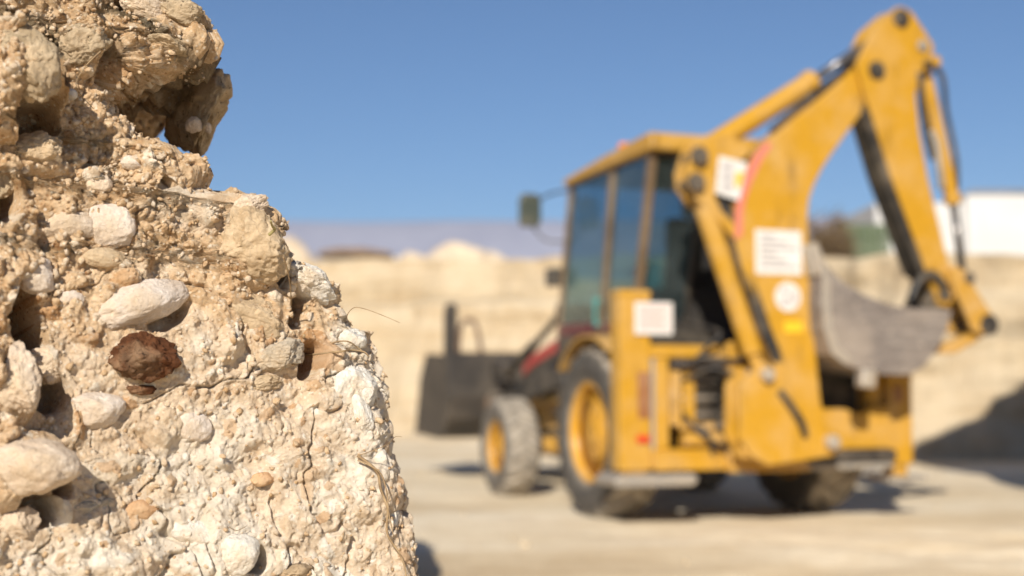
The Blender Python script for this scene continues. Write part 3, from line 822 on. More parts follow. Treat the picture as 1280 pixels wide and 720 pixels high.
# crumbs and chips lying on and sticking out of the face (nobody could count them)
vis = np.nonzero((zz > 0.72) & (zz < 1.9) & (aa > -1.25) & (depth_in < 0.45))[0]
pick = rng.choice(vis, 17000, replace=False)
keep = (0.25 + 0.75 * rough[pick]) > rng.random(len(pick)); pick = pick[keep]
cr_ = 0.0012 + 0.0060 * rng.random(len(pick)) ** 3.5
V, F = scatter(BD[pick] + N[pick] * (cr_ * 0.15)[:, None], cr_, 11)
crumbs = tri_mesh('soil_crumbs', V, F, M['soil']); tag(crumbs, kind='stuff', label='pale crumbs and chips of earth sticking out of the bank')
cid = rng.random(len(pick)); set_attr(crumbs, 'tint', np.stack([np.repeat((cid > 0.75) * 0.5, len(IV)), np.zeros(len(pick) * len(IV)), np.repeat(0.2 + 0.8 * rng.random(len(pick)), len(IV))], -1))

# stones standing out of the bank, each a thing
ROUGHER = {'cobble': 0.55, 'pebble': 0.7, 'soil_clod': 1.7, 'stone': 1.35, 'sandstone_block': 1.35}
def stone(name, a, z, ra, rz_, rd, rot, emb, mat, label, cat, seed, facet=0.5, lump=0.12, sub_=5, off=0.0, at=None):
    p, nrm, pb = on_bank(a, z)
    base = pb + nrm * float(np.median(D.reshape(nr, nc)[max(0, int(np.argmin(np.abs(zr - z))) - 6):int(np.argmin(np.abs(zr - z))) + 7, :len(a_d)].mean()) * 0)
    bm = bmesh.new(); bmesh.ops.create_icosphere(bm, subdivisions=sub_, radius=1.0)
    Q = np.array([v.co[:] for v in bm.verts]); F_ = np.array([[v.index for v in f.verts] for f in bm.faces]); bm.free()
    g = np.random.default_rng(seed)
    # flatten some sides into facets
    Q0 = Q.copy()
    for k in range(13):
        d = g.normal(size=3); d /= np.linalg.norm(d); h = g.uniform(0.58, 0.92)
        over = np.maximum(Q @ d - h, 0); Q = Q - facet * over[:, None] * d
    s = Q0 + seed * 3.17
    kr = ROUGHER.get(name, 1.0)
    Q = Q * (1 + 1.3 * lump * fbm(s, 0.95, 3, seed) + kr * 0.13 * fbm(s, 0.42, 4, seed + 1) - kr * 0.10 * np.abs(fbm(s, 0.25, 4, seed + 2)) - (kr > 0.9) * 0.07 * sstep(0.08, 0.0, np.abs(fbm(s, 0.7, 3, seed + 3))))[:, None]
    Q = Q * np.array([ra, rz_, rd])
    c, s_ = math.cos(rot), math.sin(rot)
    Q = np.stack([Q[:, 0] * c - Q[:, 1] * s_, Q[:, 0] * s_ + Q[:, 1] * c, Q[:, 2]], -1)
    n3 = Vector(nrm); n3.z *= 0.6; n3.normalize()
    up = Vector((0, 0, 1)); tx = up.cross(n3).normalized(); up2 = n3.cross(tx)
    Rm = np.array([tx[:], up2[:], n3[:]])
    cen = np.array(p) - np.array(n3[:]) * (rd * emb) + np.array(n3[:]) * off
    if at is not None: cen = np.array(at)
    o = tri_mesh(name, Q @ Rm, F_, mat, True); o.location = cen
    tag(o, label, cat, GROUPS.get(name)); return o
GROUPS = {k: 'stones standing out of the earth bank' for k in ('cobble', 'pebble', 'stone', 'stone_slab', 'sandstone_block', 'chalk_rock')}
GROUPS['soil_clod'] = 'earth clods in the bank'
for i, (kind, a, z, ra, rz_, rd, rot, emb, mat, label, cat, facet, lump) in enumerate([
    ('cobble', -0.509, 1.256, 0.0909, 0.0391, 0.0438, 0.3491, 0.0, 'pale', 'large smooth oblong cream cobble jutting from the middle of the earth bank', 'stone', 0.35, 0.1),
    ('soil_clod', -0.522, 1.163, 0.0516, 0.0373, 0.0429, 0.0, 0.15, 'brown', 'dark reddish brown crumbly clod just below the large oblong cobble', 'clod', 0.5, 0.36),
    ('soil_clod', -0.517, 1.113, 0.0282, 0.0093, 0.0101, 0.0, 0.1, 'brown', 'small flat dark brown clod hanging under the bigger brown clod', 'clod', 0.6, 0.2),
    ('cobble', -0.588, 1.083, 0.0519, 0.0337, 0.0347, 0.0, 0.1, 'pale', 'round pale cobble set in the bank under the small flat brown clod', 'stone', 0.5, 0.12),
    ('cobble', -0.71, 0.99, 0.0666, 0.0471, 0.0499, -0.1745, 0.1, 'cream', 'big cream cobble casting a deep shadow low on the left side of the bank', 'stone', 0.5, 0.14),
    ('cobble', -0.551, 1.388, 0.0505, 0.0431, 0.038, 0.0, 0.15, 'pale', 'rounded whitish boulder, the right one of two touching stones above the oblong cobble', 'stone', 0.5, 0.12),
    ('cobble', -0.62, 1.384, 0.0594, 0.029, 0.0264, 0.1396, 0.4, 'cream', 'flat cream stone, the left one of two touching stones above the oblong cobble', 'stone', 0.5, 0.14),
    ('cobble', -0.571, 1.329, 0.0383, 0.0173, 0.0168, -0.1047, 0.35, 'tan', 'small tan stone directly under the two touching pale stones', 'stone', 0.5, 0.14),
    ('cobble', -0.684, 1.29, 0.0353, 0.0334, 0.0274, 0.0, 0.25, 'pale', 'whitish round stone at the edge of the dark crevice on the left', 'stone', 0.5, 0.14),
    ('cobble', -0.631, 1.26, 0.0293, 0.0195, 0.0189, 0.0, 0.35, 'pale', 'small whitish stone between the dark crevice and the oblong cobble', 'stone', 0.5, 0.14),
    ('sandstone_block', -0.305, 1.364, 0.0773, 0.0719, 0.0544, 0.0, 0.45, 'tan', 'big tan sandstone block bulging at the edge of the bank below the notch', 'stone', 0.7, 0.16),
    ('chalk_rock', -0.171, 1.319, 0.0631, 0.0371, 0.0427, -0.4189, 0.2, 'chalk', 'chalk white rock sticking out into the air under the big tan block', 'stone', 0.6, 0.16),
    ('stone_slab', -0.291, 1.237, 0.0821, 0.0514, 0.0422, -0.3491, 0.5, 'tan', 'broad flat sandy tan slab directly under the big tan block', 'stone', 0.75, 0.12),
    ('stone', -0.252, 1.172, 0.061, 0.0316, 0.0325, 0.1745, 0.25, 'grey', 'grey angular stone with a dark hollow at its end, below the tan slab', 'stone', 0.8, 0.14),
    ('chalk_rock', -0.079, 1.207, 0.032, 0.0241, 0.0263, 0.0, 0.2, 'chalk', 'small chalk white lump beside the curly root hairs', 'stone', 0.7, 0.16),
    ('chalk_rock', -0.101, 1.108, 0.0557, 0.0535, 0.0406, 0.0, 0.4, 'chalk', 'largest chalk white rock on the outer edge of the bank', 'stone', 0.8, 0.16),
    ('chalk_rock', -0.053, 1.058, 0.0225, 0.045, 0.0196, 0.1396, 0.3, 'chalk', 'narrow upright chalk white rock on the outermost edge of the bank', 'stone', 0.8, 0.16),
    ('cobble', -0.355, 0.836, 0.039, 0.038, 0.034, 0.0, 0.05, 'chalk', 'bright white egg-shaped cobble near the bottom of the bank', 'stone', 0.4, 0.1),
    ('pebble', -0.301, 0.957, 0.0226, 0.0139, 0.0152, 0.0, 0.1, 'orange', 'small round orange tan pebble in the smooth lower face of the bank', 'pebble', 0.5, 0.1),
    ('cobble', -0.425, 1.052, 0.0373, 0.0325, 0.0253, -0.3491, 0.5, 'pale', 'pale half buried stone in the smooth face, right of the round pale cobble', 'stone', 0.6, 0.12),
    ('cobble', -0.417, 0.873, 0.0568, 0.0294, 0.0259, -0.4363, 0.45, 'chalk', 'white half buried stone next to the bright egg-shaped cobble', 'stone', 0.6, 0.14),
    ('stone_slab', -0.616, 0.925, 0.0538, 0.0152, 0.0129, 0.2094, 0.45, 'grey', 'flat greyish tan slab in the lower part of the bank', 'stone', 0.8, 0.1),
    ('pebble', -0.519, 0.919, 0.031, 0.0195, 0.0178, 0.0, 0.35, 'orange', 'dull tan orange pebble at the end of the flat greyish slab', 'pebble', 0.5, 0.12),
    ('stone', -0.676, 1.499, 0.0443, 0.0328, 0.0338, 0.0, 0.25, 'tan', 'tan blocky stone just beneath the dark cleft at the upper left', 'stone', 0.7, 0.16),
    ('sandstone_block', -0.718, 1.609, 0.0523, 0.0759, 0.0381, 0.0873, 0.35, 'crust', 'grey crusted block projecting at the upper left edge of the bank', 'stone', 0.7, 0.22),
    ('sandstone_block', -0.6, 1.692, 0.0477, 0.0382, 0.037, 0.1745, 0.35, 'crust', 'crumbly tan block with a small shadow, near the top of the bank', 'stone', 0.7, 0.2),
    ('stone', -0.307, 1.122, 0.0563, 0.0183, 0.0189, 0.1047, 0.3, 'tan', 'small tan stone tucked directly under the grey angular stone', 'stone', 0.7, 0.14),
    ('stone', -0.359, 1.716, 0.0401, 0.0146, 0.0343, -0.2443, 0.35, 'crust', 'jutting crusted ledge stone forming the roof of the dark notch', 'stone', 0.7, 0.2),
    ('stone', -0.476, 1.784, 0.0604, 0.0242, 0.0234, -0.2618, 0.3, 'cream', 'cream stone at the very top of the bank between dark moss streaks', 'stone', 0.7, 0.18),
    ('stone', -0.396, 1.786, 0.0436, 0.0291, 0.0282, 0.0, 0.3, 'crust', 'crumbling lump at the top corner of the bank against the sky', 'stone', 0.7, 0.2),
    ('soil_clod', -0.245, 0.798, 0.0348, 0.0153, 0.0167, 0.0, 0.2, 'dun', 'dun brown clay lump cut off by the bottom of the picture', 'clod', 0.7, 0.2),
    ('pebble', -0.577, 1.456, 0.0235, 0.0229, 0.0194, 0.1745, 0.25, 'cream', 'upright cream pebble above the pair of touching pale stones', 'pebble', 0.5, 0.15),
    ('stone', -0.728, 1.455, 0.0257, 0.0463, 0.0224, 0.0, 0.2, 'crust', 'narrow crusted lump at the left edge below the projecting grey block', 'stone', 0.7, 0.2),
    ('stone', -0.732, 1.121, 0.0343, 0.0573, 0.0282, 0.0, 0.2, 'cream', 'tall cream lump at the left edge above the big shadowed cobble', 'stone', 0.7, 0.2),
    ('stone', -0.718, 0.91, 0.0306, 0.0319, 0.0252, -0.3491, 0.25, 'cream', 'leaning cream lump below the big shadowed cobble', 'stone', 0.7, 0.2),
    ('pebble', -0.563, 1.608, 0.0137, 0.0109, 0.0126, 0.0, 0.1, 'chalk', 'tiny white pebble in the sandy face near the top', 'pebble', 0.4, 0.1),
    ('stone', -0.315, 1.432, 0.0469, 0.0231, 0.021, 0.4363, 0.45, 'cream', 'cream shoulder stone above the big tan block, beside the sky', 'stone', 0.7, 0.16),
    ('stone', -0.658, 1.155, 0.0351, 0.0307, 0.0273, 0.0, 0.25, 'cream', 'rough cream stone inside the shaded crevice on the left', 'stone', 0.7, 0.2),
    ('pebble', -0.521, 1.496, 0.0223, 0.0137, 0.0141, 0.0, 0.3, 'pale', 'pale flat pebble between the top blocks and the pair of pale stones', 'pebble', 0.5, 0.15)]):
    stone(kind, a, z, ra, rz_, rd, rot, emb, S[mat], label, cat, 300 + i * 7, facet, lump, 6 if max(ra, rz_) > 0.035 else 5)

# shaded earth hanging at the back of the notch, behind the face
stone('earth_lump', -0.4, 1.614, 0.043, 0.0875, 0.12, 0, 0, S['crust'], 'shaded crusted earth lump hanging at the back of the dark notch', 'earth lump', 735, 0.7, 0.42, 6, 0, (-0.6284, 2.5134, 1.6663))
stone('pebble', -0.4, 1.583, 0.0169, 0.0169, 0.015, 0, 0, S['cream'], 'small pale stone stuck to the shaded lump inside the notch', 'pebble', 729, 0.6, 0.15, 6, 0, (-0.6084, 2.4232, 1.6161))
stone('pebble', -0.4, 1.582, 0.0093, 0.0124, 0.01, 0, 0, S['cream'], 'tiny pale stone beside the one stuck inside the notch', 'pebble', 777, 0.6, 0.15, 6, 0, (-0.5885, 2.4431, 1.6153))

# dry roots and stems
def root(name, pts, r, mat, label, cat, taper=0.5, group=None):
    W_ = []
    for (a, z, off) in pts:
        p, nrm, pb = on_bank(a, z) if a < 5 else (None, None, None)
        W_.append(Vector(p) + Vector(nrm) * off)
    mb = MB(); mb.tube(W_, r, 7, taper, 6)
    o = mb.build(name, mat, None, 0, True); tag(o, label, cat, 'dry roots on the earth bank'); return o
root('stem', [(-0.322, 1.361, 0.075), (-0.292, 1.368, 0.085), (-0.252, 1.369, 0.09), (-0.199, 1.375, 0.11)], 0.003, M['stem'], 'thin greenish stem lying across the big tan block', 'stem')
root('dry_root', [(-0.293, 1.327, 0.08), (-0.278, 1.31, 0.07), (-0.253, 1.282, 0.045), (-0.198, 1.248, 0.02)], 0.0018, M['root'], 'fine straight root crossing from the big tan block to the slab', 'root')
root('dry_root', [(-0.201, 1.21, 0.012), (-0.169, 1.19, 0.016), (-0.148, 1.177, 0.02), (-0.115, 1.183, 0.02), (-0.076, 1.178, 0.03), (-0.036, 1.169, 0.05)], 0.0026, M['root'], 'forked brown root lying over the white chalk rocks', 'root')
root('dry_root', [(-0.169, 1.193, 0.014), (-0.126, 1.2, 0.022), (-0.084, 1.187, 0.03), (-0.032, 1.168, 0.05)], 0.0018, M['root'], 'thinner branch of root just above the forked brown root', 'root')
root('root_hair', [(-0.089, 1.231, 0.02), (-0.065, 1.24, 0.05), (-0.036, 1.25, 0.09), (-0.03, 1.241, 0.12), (-0.024, 1.226, 0.14), (-0.004, 1.208, 0.17)], 0.0009, M['root'], 'curly root hairs sticking out into the air above the chalk rocks', 'root')
root('dry_root', [(-0.091, 0.99, 0.01), (-0.053, 0.971, 0.012), (-0.033, 0.953, 0.014), (-0.018, 0.928, 0.018), (-0.012, 0.892, 0.02), (-0.011, 0.848, 0.022), (-0.004, 0.811, 0.03), (0.008, 0.787, 0.05), (0.008, 0.764, 0.06)], 0.0032, M['root'], 'long brown root hanging down the lower outer edge of the bank', 'root')
root('dry_root', [(-0.066, 0.982, 0.012), (-0.029, 0.958, 0.022), (-0.013, 0.921, 0.03), (-0.011, 0.884, 0.03), (-0.006, 0.84, 0.03)], 0.0018, M['root'], 'thin root twisted beside the long hanging root', 'root')
root('root_hair', [(-0.048, 0.989, 0.02), (-0.026, 1.0, 0.06), (-0.007, 1.012, 0.1), (0.002, 1.009, 0.12)], 0.0008, M['root'], 'single fine hair root curving out below the narrow chalk rock', 'root')
root('dry_root', [(-0.451, 1.672, 0.02), (-0.448, 1.643, 0.03), (-0.439, 1.61, 0.03), (-0.447, 1.575, 0.025)], 0.0011, M['root'], 'hair-thin root hanging on the face just beside the notch', 'root')
root('dry_root', [(-0.075, 0.871, 0.012), (-0.059, 0.865, 0.012), (-0.033, 0.857, 0.016), (-0.011, 0.852, 0.03)], 0.0012, M['root'], 'short thin root lying across the smooth face by the hanging root', 'root')
root('dry_root', [(-0.383, 0.881, 0.012), (-0.365, 0.874, 0.014), (-0.344, 0.881, 0.012)], 0.001, M['root'], 'short hair root above the bright egg-shaped cobble', 'root')


# ------------------------------------------------------------------ the backhoe loader (x right, y forward, z up)
bh = empty('backhoe_loader', (1.677, 10.974, 0), math.radians(19))
tag(bh, 'yellow backhoe loader parked on the quarry floor with its rear digging arm folded up', 'backhoe loader')
Y = M['yellow']
def sub(name, mb, mat, parent=bh, bevel=0.008, smooth=False, label=None):
    o = mb.build(name, mat, parent, bevel, smooth)
    if label: o['label'] = label
    return o

# wheels: built about the origin, outer face towards -x
def tyre_mesh(R, W, rim, lugs, lug_h, style):
    mb = MB()
    hw = W / 2
    prof = [(-hw * 0.62, rim), (-hw * 0.86, rim + 0.02), (-hw, rim + (R - rim) * 0.38), (-hw * 0.97, rim + (R - rim) * 0.68), (-hw * 0.86, R - 0.055), (-hw * 0.62, R - lug_h),
            (0, R - lug_h + 0.012), (hw * 0.62, R - lug_h), (hw * 0.86, R - 0.055), (hw * 0.97, rim + (R - rim) * 0.68), (hw, rim + (R - rim) * 0.38), (hw * 0.86, rim + 0.02), (hw * 0.62, rim)]
    mb.lathe_x(prof, 56, closed=True)
    sk = 0.62 if style == 'chevron' else 0.45
    for k in range(lugs):
        for s in (-1, 1):
            t0 = 2 * math.pi * (k + (0.5 if s > 0 else 0)) / lugs
            n_ = 5; A = []
            wd = 2 * math.pi / lugs * (0.20 if style == 'chevron' else 0.27)
            for i in range(n_ + 1):
                f = i / n_
                x = s * (-0.04 * W + f * hw * 1.0)
                r_out = R - (0.0 if f < 0.7 else (f - 0.7) / 0.3 * 0.045); r_in = R - lug_h - 0.02 - (0.0 if f < 0.7 else (f - 0.7) / 0.3 * 0.05)
                t = t0 + sk * f * 2 * math.pi / lugs * 1.3
                ring = []
                for (dt, r) in ((-wd, r_in), (-wd * 0.8, r_out), (wd * 0.8, r_out), (wd, r_in)):
                    ring.append(mb.bm.verts.new((x, r * math.cos(t + dt), r * math.sin(t + dt))))
                A.append(ring)
            for a, b in zip(A, A[1:]):
                for j in range(4):
                    j2 = (j + 1) % 4
                    mb.bm.faces.new((a[j], a[j2], b[j2], b[j]))
            mb.bm.faces.new(A[0]); mb.bm.faces.new(A[-1][::-1])
    return mb
def make_wheel(R, W, rim, dish, lugs, lug_h, style, tyre_mat):
    mb = MB(); hw = W / 2
    # wheel disc with hub and bolts
    mb.lathe_x([(-hw * 0.72 + dish, rim * 0.93), (-hw * 0.62 + dish, rim * 0.82), (-hw * 0.72 + dish, rim * 0.55), (-hw * 0.74 + dish, rim * 0.30), (-hw * 0.85 + dish, rim * 0.26), (-hw * 0.85 + dish, 0.001),
                (-hw * 0.5 + dish, 0.001), (-hw * 0.5 + dish, rim * 0.93)], 40)
    for k in range(8):
        a = 2 * math.pi * k / 8
        p = (-hw * 0.78 + dish, rim * 0.40 * math.cos(a), rim * 0.40 * math.sin(a))
        mb.cyl((p[0] + 0.05, p[1], p[2]), p, 0.018, n=6)
    w = mb.build('wheel', M['rim'], bh, 0, True)
    tag(w)
    t = tyre_mesh(R, W, rim, lugs, lug_h, style).build('tyre', tyre_mat, w, 0.004)
    mb = MB()
    mb.lathe_x([(-hw * 0.80, rim * 1.03), (-hw * 0.84, rim * 1.0), (-hw * 0.80, rim * 0.95), (-hw * 0.5, rim * 0.90), (hw * 0.5, rim * 0.90), (hw * 0.8, rim * 0.95), (hw * 0.84, rim * 1.0), (hw * 0.8, rim * 1.03), (0, rim * 0.97)], 48, closed=True)
    mb.build('rim', M['rim'], w, 0, True)
    return w
def copy_part(o, parent=None):
    c = o.copy(); COL.objects.link(c); c.parent = parent or o.parent
    for ch in [x for x in o.children]:
        d = ch.copy(); COL.objects.link(d); d.parent = c
    return c
rw = make_wheel(0.715, 0.44, 0.405, 0.045, 20, 0.05, 'chevron', M['tyre']); rw.location = (-0.93, 0, 0.70)
rw.rotation_euler = (0.2, 0, 0)
o = copy_part(rw); o.location = (0.93, 0, 0.70); o.rotation_euler = (0.5, 0, math.pi)
fw = make_wheel(0.485, 0.36, 0.245, 0.03, 18, 0.035, 'block', M['tyre_dusty']); fw.location = (-1.04, 2.2, 0.475); fw.name = 'wheel'
o = copy_part(fw); o.location = (1.04, 2.2, 0.475); o.rotation_euler = (0.3, 0, math.pi)

# chassis, axles, engine block
mb = MB(); mb.box(-0.42, -0.26, -0.62, 3.3, 0.62, 0.98); mb.box(0.26, 0.42, -0.62, 3.3, 0.62, 0.98); mb.box(-0.26, 0.26, 3.1, 3.35, 0.62, 1.0)
mb.box(-0.26, 0.26, -0.62, -0.5, 0.6, 1.0); sub('chassis_frame', mb, M['yellow_worn'])
mb = MB(); mb.cyl((-0.72, 0, 0.70), (0.72, 0, 0.70), 0.14); mb.cyl((-0.3, 0, 0.7), (0.3, 0, 0.7), 0.27); sub('rear_axle', mb, M['dark'])
mb = MB(); mb.cyl((-0.86, 2.2, 0.475), (0.86, 2.2, 0.475), 0.09); mb.box(-0.18, 0.18, 2.05, 2.35, 0.34, 0.66); mb.box(-0.98, -0.8, 2.08, 2.32, 0.35, 0.6); mb.box(0.8, 0.98, 2.08, 2.32, 0.35, 0.6); sub('front_axle', mb, M['yellow_worn'])
mb = MB(); mb.box(-0.36, 0.36, -0.45, 1.7, 0.5, 1.35); mb.box(-0.30, 0.30, 1.7, 3.1, 0.55, 1.2); sub('engine_block', mb, M['dark'])
mb = MB(); mb.box(-0.70, -0.44, 0.85, 1.55, 0.55, 1.05); mb.box(-0.70, -0.50, 0.75, 0.84, 0.6, 0.7); sub('fuel_tank', mb, M['yellow_worn'], bevel=0.03)
mb = MB()
for k in range(3): mb.box(-0.92, -0.56, 0.98 + 0.0 * k, 1.38, 0.42 + 0.2 * k, 0.45 + 0.2 * k)
sub('entry_step', mb, M['dark'])
# hood with stripe and grille
mb = MB(); mb.poly([(1.72, 0.98), (1.72, 1.62), (2.6, 1.56), (3.3, 1.42), (3.60, 1.30), (3.64, 1.2), (3.64, 0.85), (3.4, 0.8)], 'x', -0.40, 0.40)
hood = sub('hood', mb, M['dark'], bevel=0.03)
for s in (-1, 1):
    mb = MB(); mb.poly([(1.74, 1.48), (1.74, 1.60), (2.6, 1.54), (3.3, 1.395), (3.58, 1.28), (3.58, 1.18), (3.3, 1.28), (2.6, 1.42)], 'x', s * 0.404 - 0.006, s * 0.404 + 0.006); mb.build('stripe', M['red'], hood)
mb = MB()
for k in range(6): mb.box(-0.3, 0.3, 3.64, 3.66, 0.9 + 0.05 * k, 0.925 + 0.05 * k)
mb.build('grille', M['black'], hood)
# rear fenders: curved shells over the big tyres
for s in (-1, 1):
    mb = MB(); R1, R2 = 0.785, 0.805
    pts = [(R2 * math.cos(math.radians(a)), 0.70 + R2 * math.sin(math.radians(a))) for a in range(40, 130, 6)] + [(R1 * math.cos(math.radians(a)), 0.70 + R1 * math.sin(math.radians(a))) for a in range(124, 39, -6)]
    x0, x1 = (s * 0.70, s * 1.17) if s > 0 else (s * 1.14, s * 0.70)
    mb.poly(pts, 'x', x0, x1)
    sub('fender', mb, M['yellow_worn'], bevel=0.006)
    mb = MB(); mb.poly([(-0.55, 0.9), (0.75, 0.9), (0.70, 1.42), (-0.5, 1.42)], 'x', s * 0.70 - 0.02, s * 0.70 + 0.02); sub('wheel_arch', mb, M['dark'])

# ---------------- cab
cab = empty('cab', (0, 0, 0)); cab.parent = bh
mb = MB()
mb.poly([(1.74, 1.40), (1.74, 1.54), (-0.06, 1.54), (-0.30, 1.42), (-0.30, 1.36), (1.6, 1.2)], 'x', -0.715, 0.715); sub('cab_base', mb, M['black'], cab)
for s in (-1, 1):
    mb = MB(); mb.poly([(1.70, 1.545), (-0.04, 1.545), (-0.04, 1.62), (1.66, 1.665)], 'x', s * 0.722 - 0.006, s * 0.722 + 0.006); mb.build('stripe', M['maroon'], cab)
pil = [((1.69, 1.54), (1.35, 3.0)), ((0.64, 1.54), (0.36, 3.0)), ((-0.03, 1.54), (-0.42, 3.0))]
for s in (-1, 1):
    for (a, b), w in zip(pil, (0.034, 0.045, 0.038)):
        mb = MB(); mb.poly([(a[0] - w, a[1]), (a[0] + w, a[1]), (b[0] + w, b[1]), (b[0] - w, b[1])], 'x', s * 0.70 - 0.03, s * 0.70 + 0.03)
        mb.build('pillar', M['pillar'], cab, 0.008)
    # side panes
    for (a0, b0), (a1, b1) in ((pil[0], pil[1]), (pil[1], pil[2])):
        mb = MB(); mb.poly([(a0[0] - 0.034, 1.56), (b0[0] - 0.034, 2.97), (b1[0] + 0.045, 2.97), (a1[0] + 0.045, 1.56)], 'x', s * 0.705 - 0.003, s * 0.705 + 0.003)
        mb.build('window', M['glass'], cab)
mb = MB(); mb.poly([(1.69, 1.56), (1.684, 1.56), (1.345, 2.98), (1.351, 2.98)], 'x', -0.67, 0.67); sub('windscreen', mb, M['glass'], cab, 0)
# rear window: left pane in its frame, right side open
def rear_y(z): return -0.03 - 0.39 * (z - 1.54) / 1.46
def rear_quad(x0, x1, z0, z1, th): return [(x0, z0), (x1, z0), (x1, z1), (x0, z1)], th
def rear_panel(name, x0, x1, z0, z1, th, mat, x0t=None, x1t=None):
    bm_ = MB(); V8 = []
    x0t = x0 if x0t is None else x0t; x1t = x1 if x1t is None else x1t
    for (x, z) in ((x0, z0), (x1, z0), (x1t, z1), (x0t, z1)):
        for dy in (-th, th): V8.append(bm_.bm.verts.new((x, rear_y(z) + dy, z)))
    for f in ((0, 2, 4, 6), (7, 5, 3, 1), (0, 1, 3, 2), (2, 3, 5, 4), (4, 5, 7, 6), (6, 7, 1, 0)): bm_.bm.faces.new([V8[i] for i in f])
    return sub(name, bm_, mat, cab, 0.004)
rear_panel('window', -0.665, -0.27, 1.50, 2.97, 0.003, M['glass'])
rear_panel('window_bar', -0.27, -0.225, 1.47, 2.99, 0.02, M['black'])
rear_panel('window_bar', -0.70, 0.70, 2.955, 3.02, 0.022, M['black'])
rear_panel('cab_rear_sill', -0.70, 0.70, 1.36, 1.50, 0.02, M['black'])
o = rear_panel('stripe', -0.69, -0.20, 1.50, 1.56, 0.024, M['pink'], -0.69, -0.20)
# roof
mb = MB(); mb.poly([(1.42, 2.965), (1.40, 3.03), (0.4, 3.10), (-0.50, 3.135), (-0.55, 3.10), (-0.55, 2.985), (-0.4, 2.985), (0.3, 2.985)], 'x', -0.78, 0.78)
roof = sub('roof', mb, Y, cab, 0.025)
mb = MB(); mb.cyl((-0.62, 0.34, 3.10), (-0.62, 0.34, 3.13), 0.06); mb.cyl((-0.62, 0.34, 3.13), (-0.62, 0.34, 3.20), 0.055, 0.045); sub('beacon', mb, M['orange'], cab, 0.01)
mb = MB(); mb.box(-0.66, 0.66, -0.36, 1.3, 2.955, 2.98); sub('headliner', mb, M['black'], cab)
# inside: seat, wheel, console, dark rear panel
mb = MB(); mb.box(-0.24, 0.30, 0.35, 0.85, 1.75, 1.88); mb.poly([(0.28, 1.85), (0.42, 1.85), (0.36, 2.55), (0.24, 2.55)], 'x', -0.22, 0.28); mb.box(-0.14, 0.2, 0.45, 0.7, 1.4, 1.75); mb.box(-0.1, 0.16, 0.2, 0.3, 2.56, 2.75); sub('seat', mb, M['seat'], cab, 0.03)
mb = MB(); mb.box(-0.16, 0.20, 1.25, 1.55, 1.4, 2.02); mb.box(-0.62, -0.4, 1.2, 1.6, 1.5, 1.82); sub('dashboard', mb, M['seat'], cab, 0.03)
mb = MB()
ring = [(0.02 + 0.19 * math.cos(a), 1.18 + 0.17 * math.sin(a), 2.12 + 0.08 * math.sin(a)) for a in np.linspace(0, 2 * math.pi, 25)]
mb.tube(ring, 0.014, 8, 1, 1); mb.tube([(0.02, 1.18, 2.12), (0.02, 1.35, 1.9)], 0.02); sub('steering_wheel', mb, M['seat'], cab, 0)
mb = MB(); mb.box(-0.5, 0.6, -0.06, 0.1, 1.5, 1.9); mb.box(0.40, 0.66, -0.1, 0.9, 1.5, 2.0); sub('control_console', mb, M['seat'], cab, 0.02)
for x in (-0.36, -0.18, 0.05, 0.25):
    mb = MB(); mb.tube([(x, 0.0, 1.88), (x + 0.01, -0.06, 2.08)], 0.011); mb.cyl((x + 0.01, -0.06, 2.07), (x + 0.012, -0.07, 2.13), 0.024); sub('lever', mb, M['black'], cab, 0)
mb = MB(); mb.box(-0.60, -0.44, -0.03, 0.12, 1.90, 2.12); sub('reflection_block', mb, M['teal'], cab, 0.02)  # added block: teal reflections inside the cab put into its colour
mb = MB(); mb.box(-0.71, -0.69, 0.66, 0.69, 1.60, 1.86); mb.box(-0.755, -0.71, 0.66, 0.69, 1.62, 1.65); mb.box(-0.755, -0.71, 0.66, 0.69, 1.82, 1.85); mb.box(-0.765, -0.75, 0.655, 0.695, 1.60, 1.87); sub('door_handle', mb, M['teal'], cab, 0.004)
# mirror on its bent arm, lamp box
mir = MB(); mir.poly([(-1.10, 2.60), (-0.93, 2.60), (-0.90, 2.66), (-0.90, 2.87), (-0.94, 2.92), (-1.09, 2.92), (-1.12, 2.86), (-1.12, 2.66)], 'y', 1.66, 1.72)
mo = sub('mirror', mir, M['mirror_back'], bh, 0.015)
mb = MB(); mb.tube([(-0.70, 1.40, 2.93), (-0.82, 1.62, 2.92), (-0.96, 1.735, 2.84)], 0.012); mb.tube([(-0.70, 1.52, 2.45), (-0.86, 1.68, 2.48), (-1.0, 1.735, 2.66)], 0.010); mb.build('mirror_arm', M['black'], mo)
mb = MB(); mb.box(-0.84, -0.72, 1.58, 1.74, 2.03, 2.20); mb.cyl((-0.78, 1.74, 2.115), (-0.78, 1.77, 2.115), 0.05); sub('work_lamp', mb, M['black'], bh, 0.02)

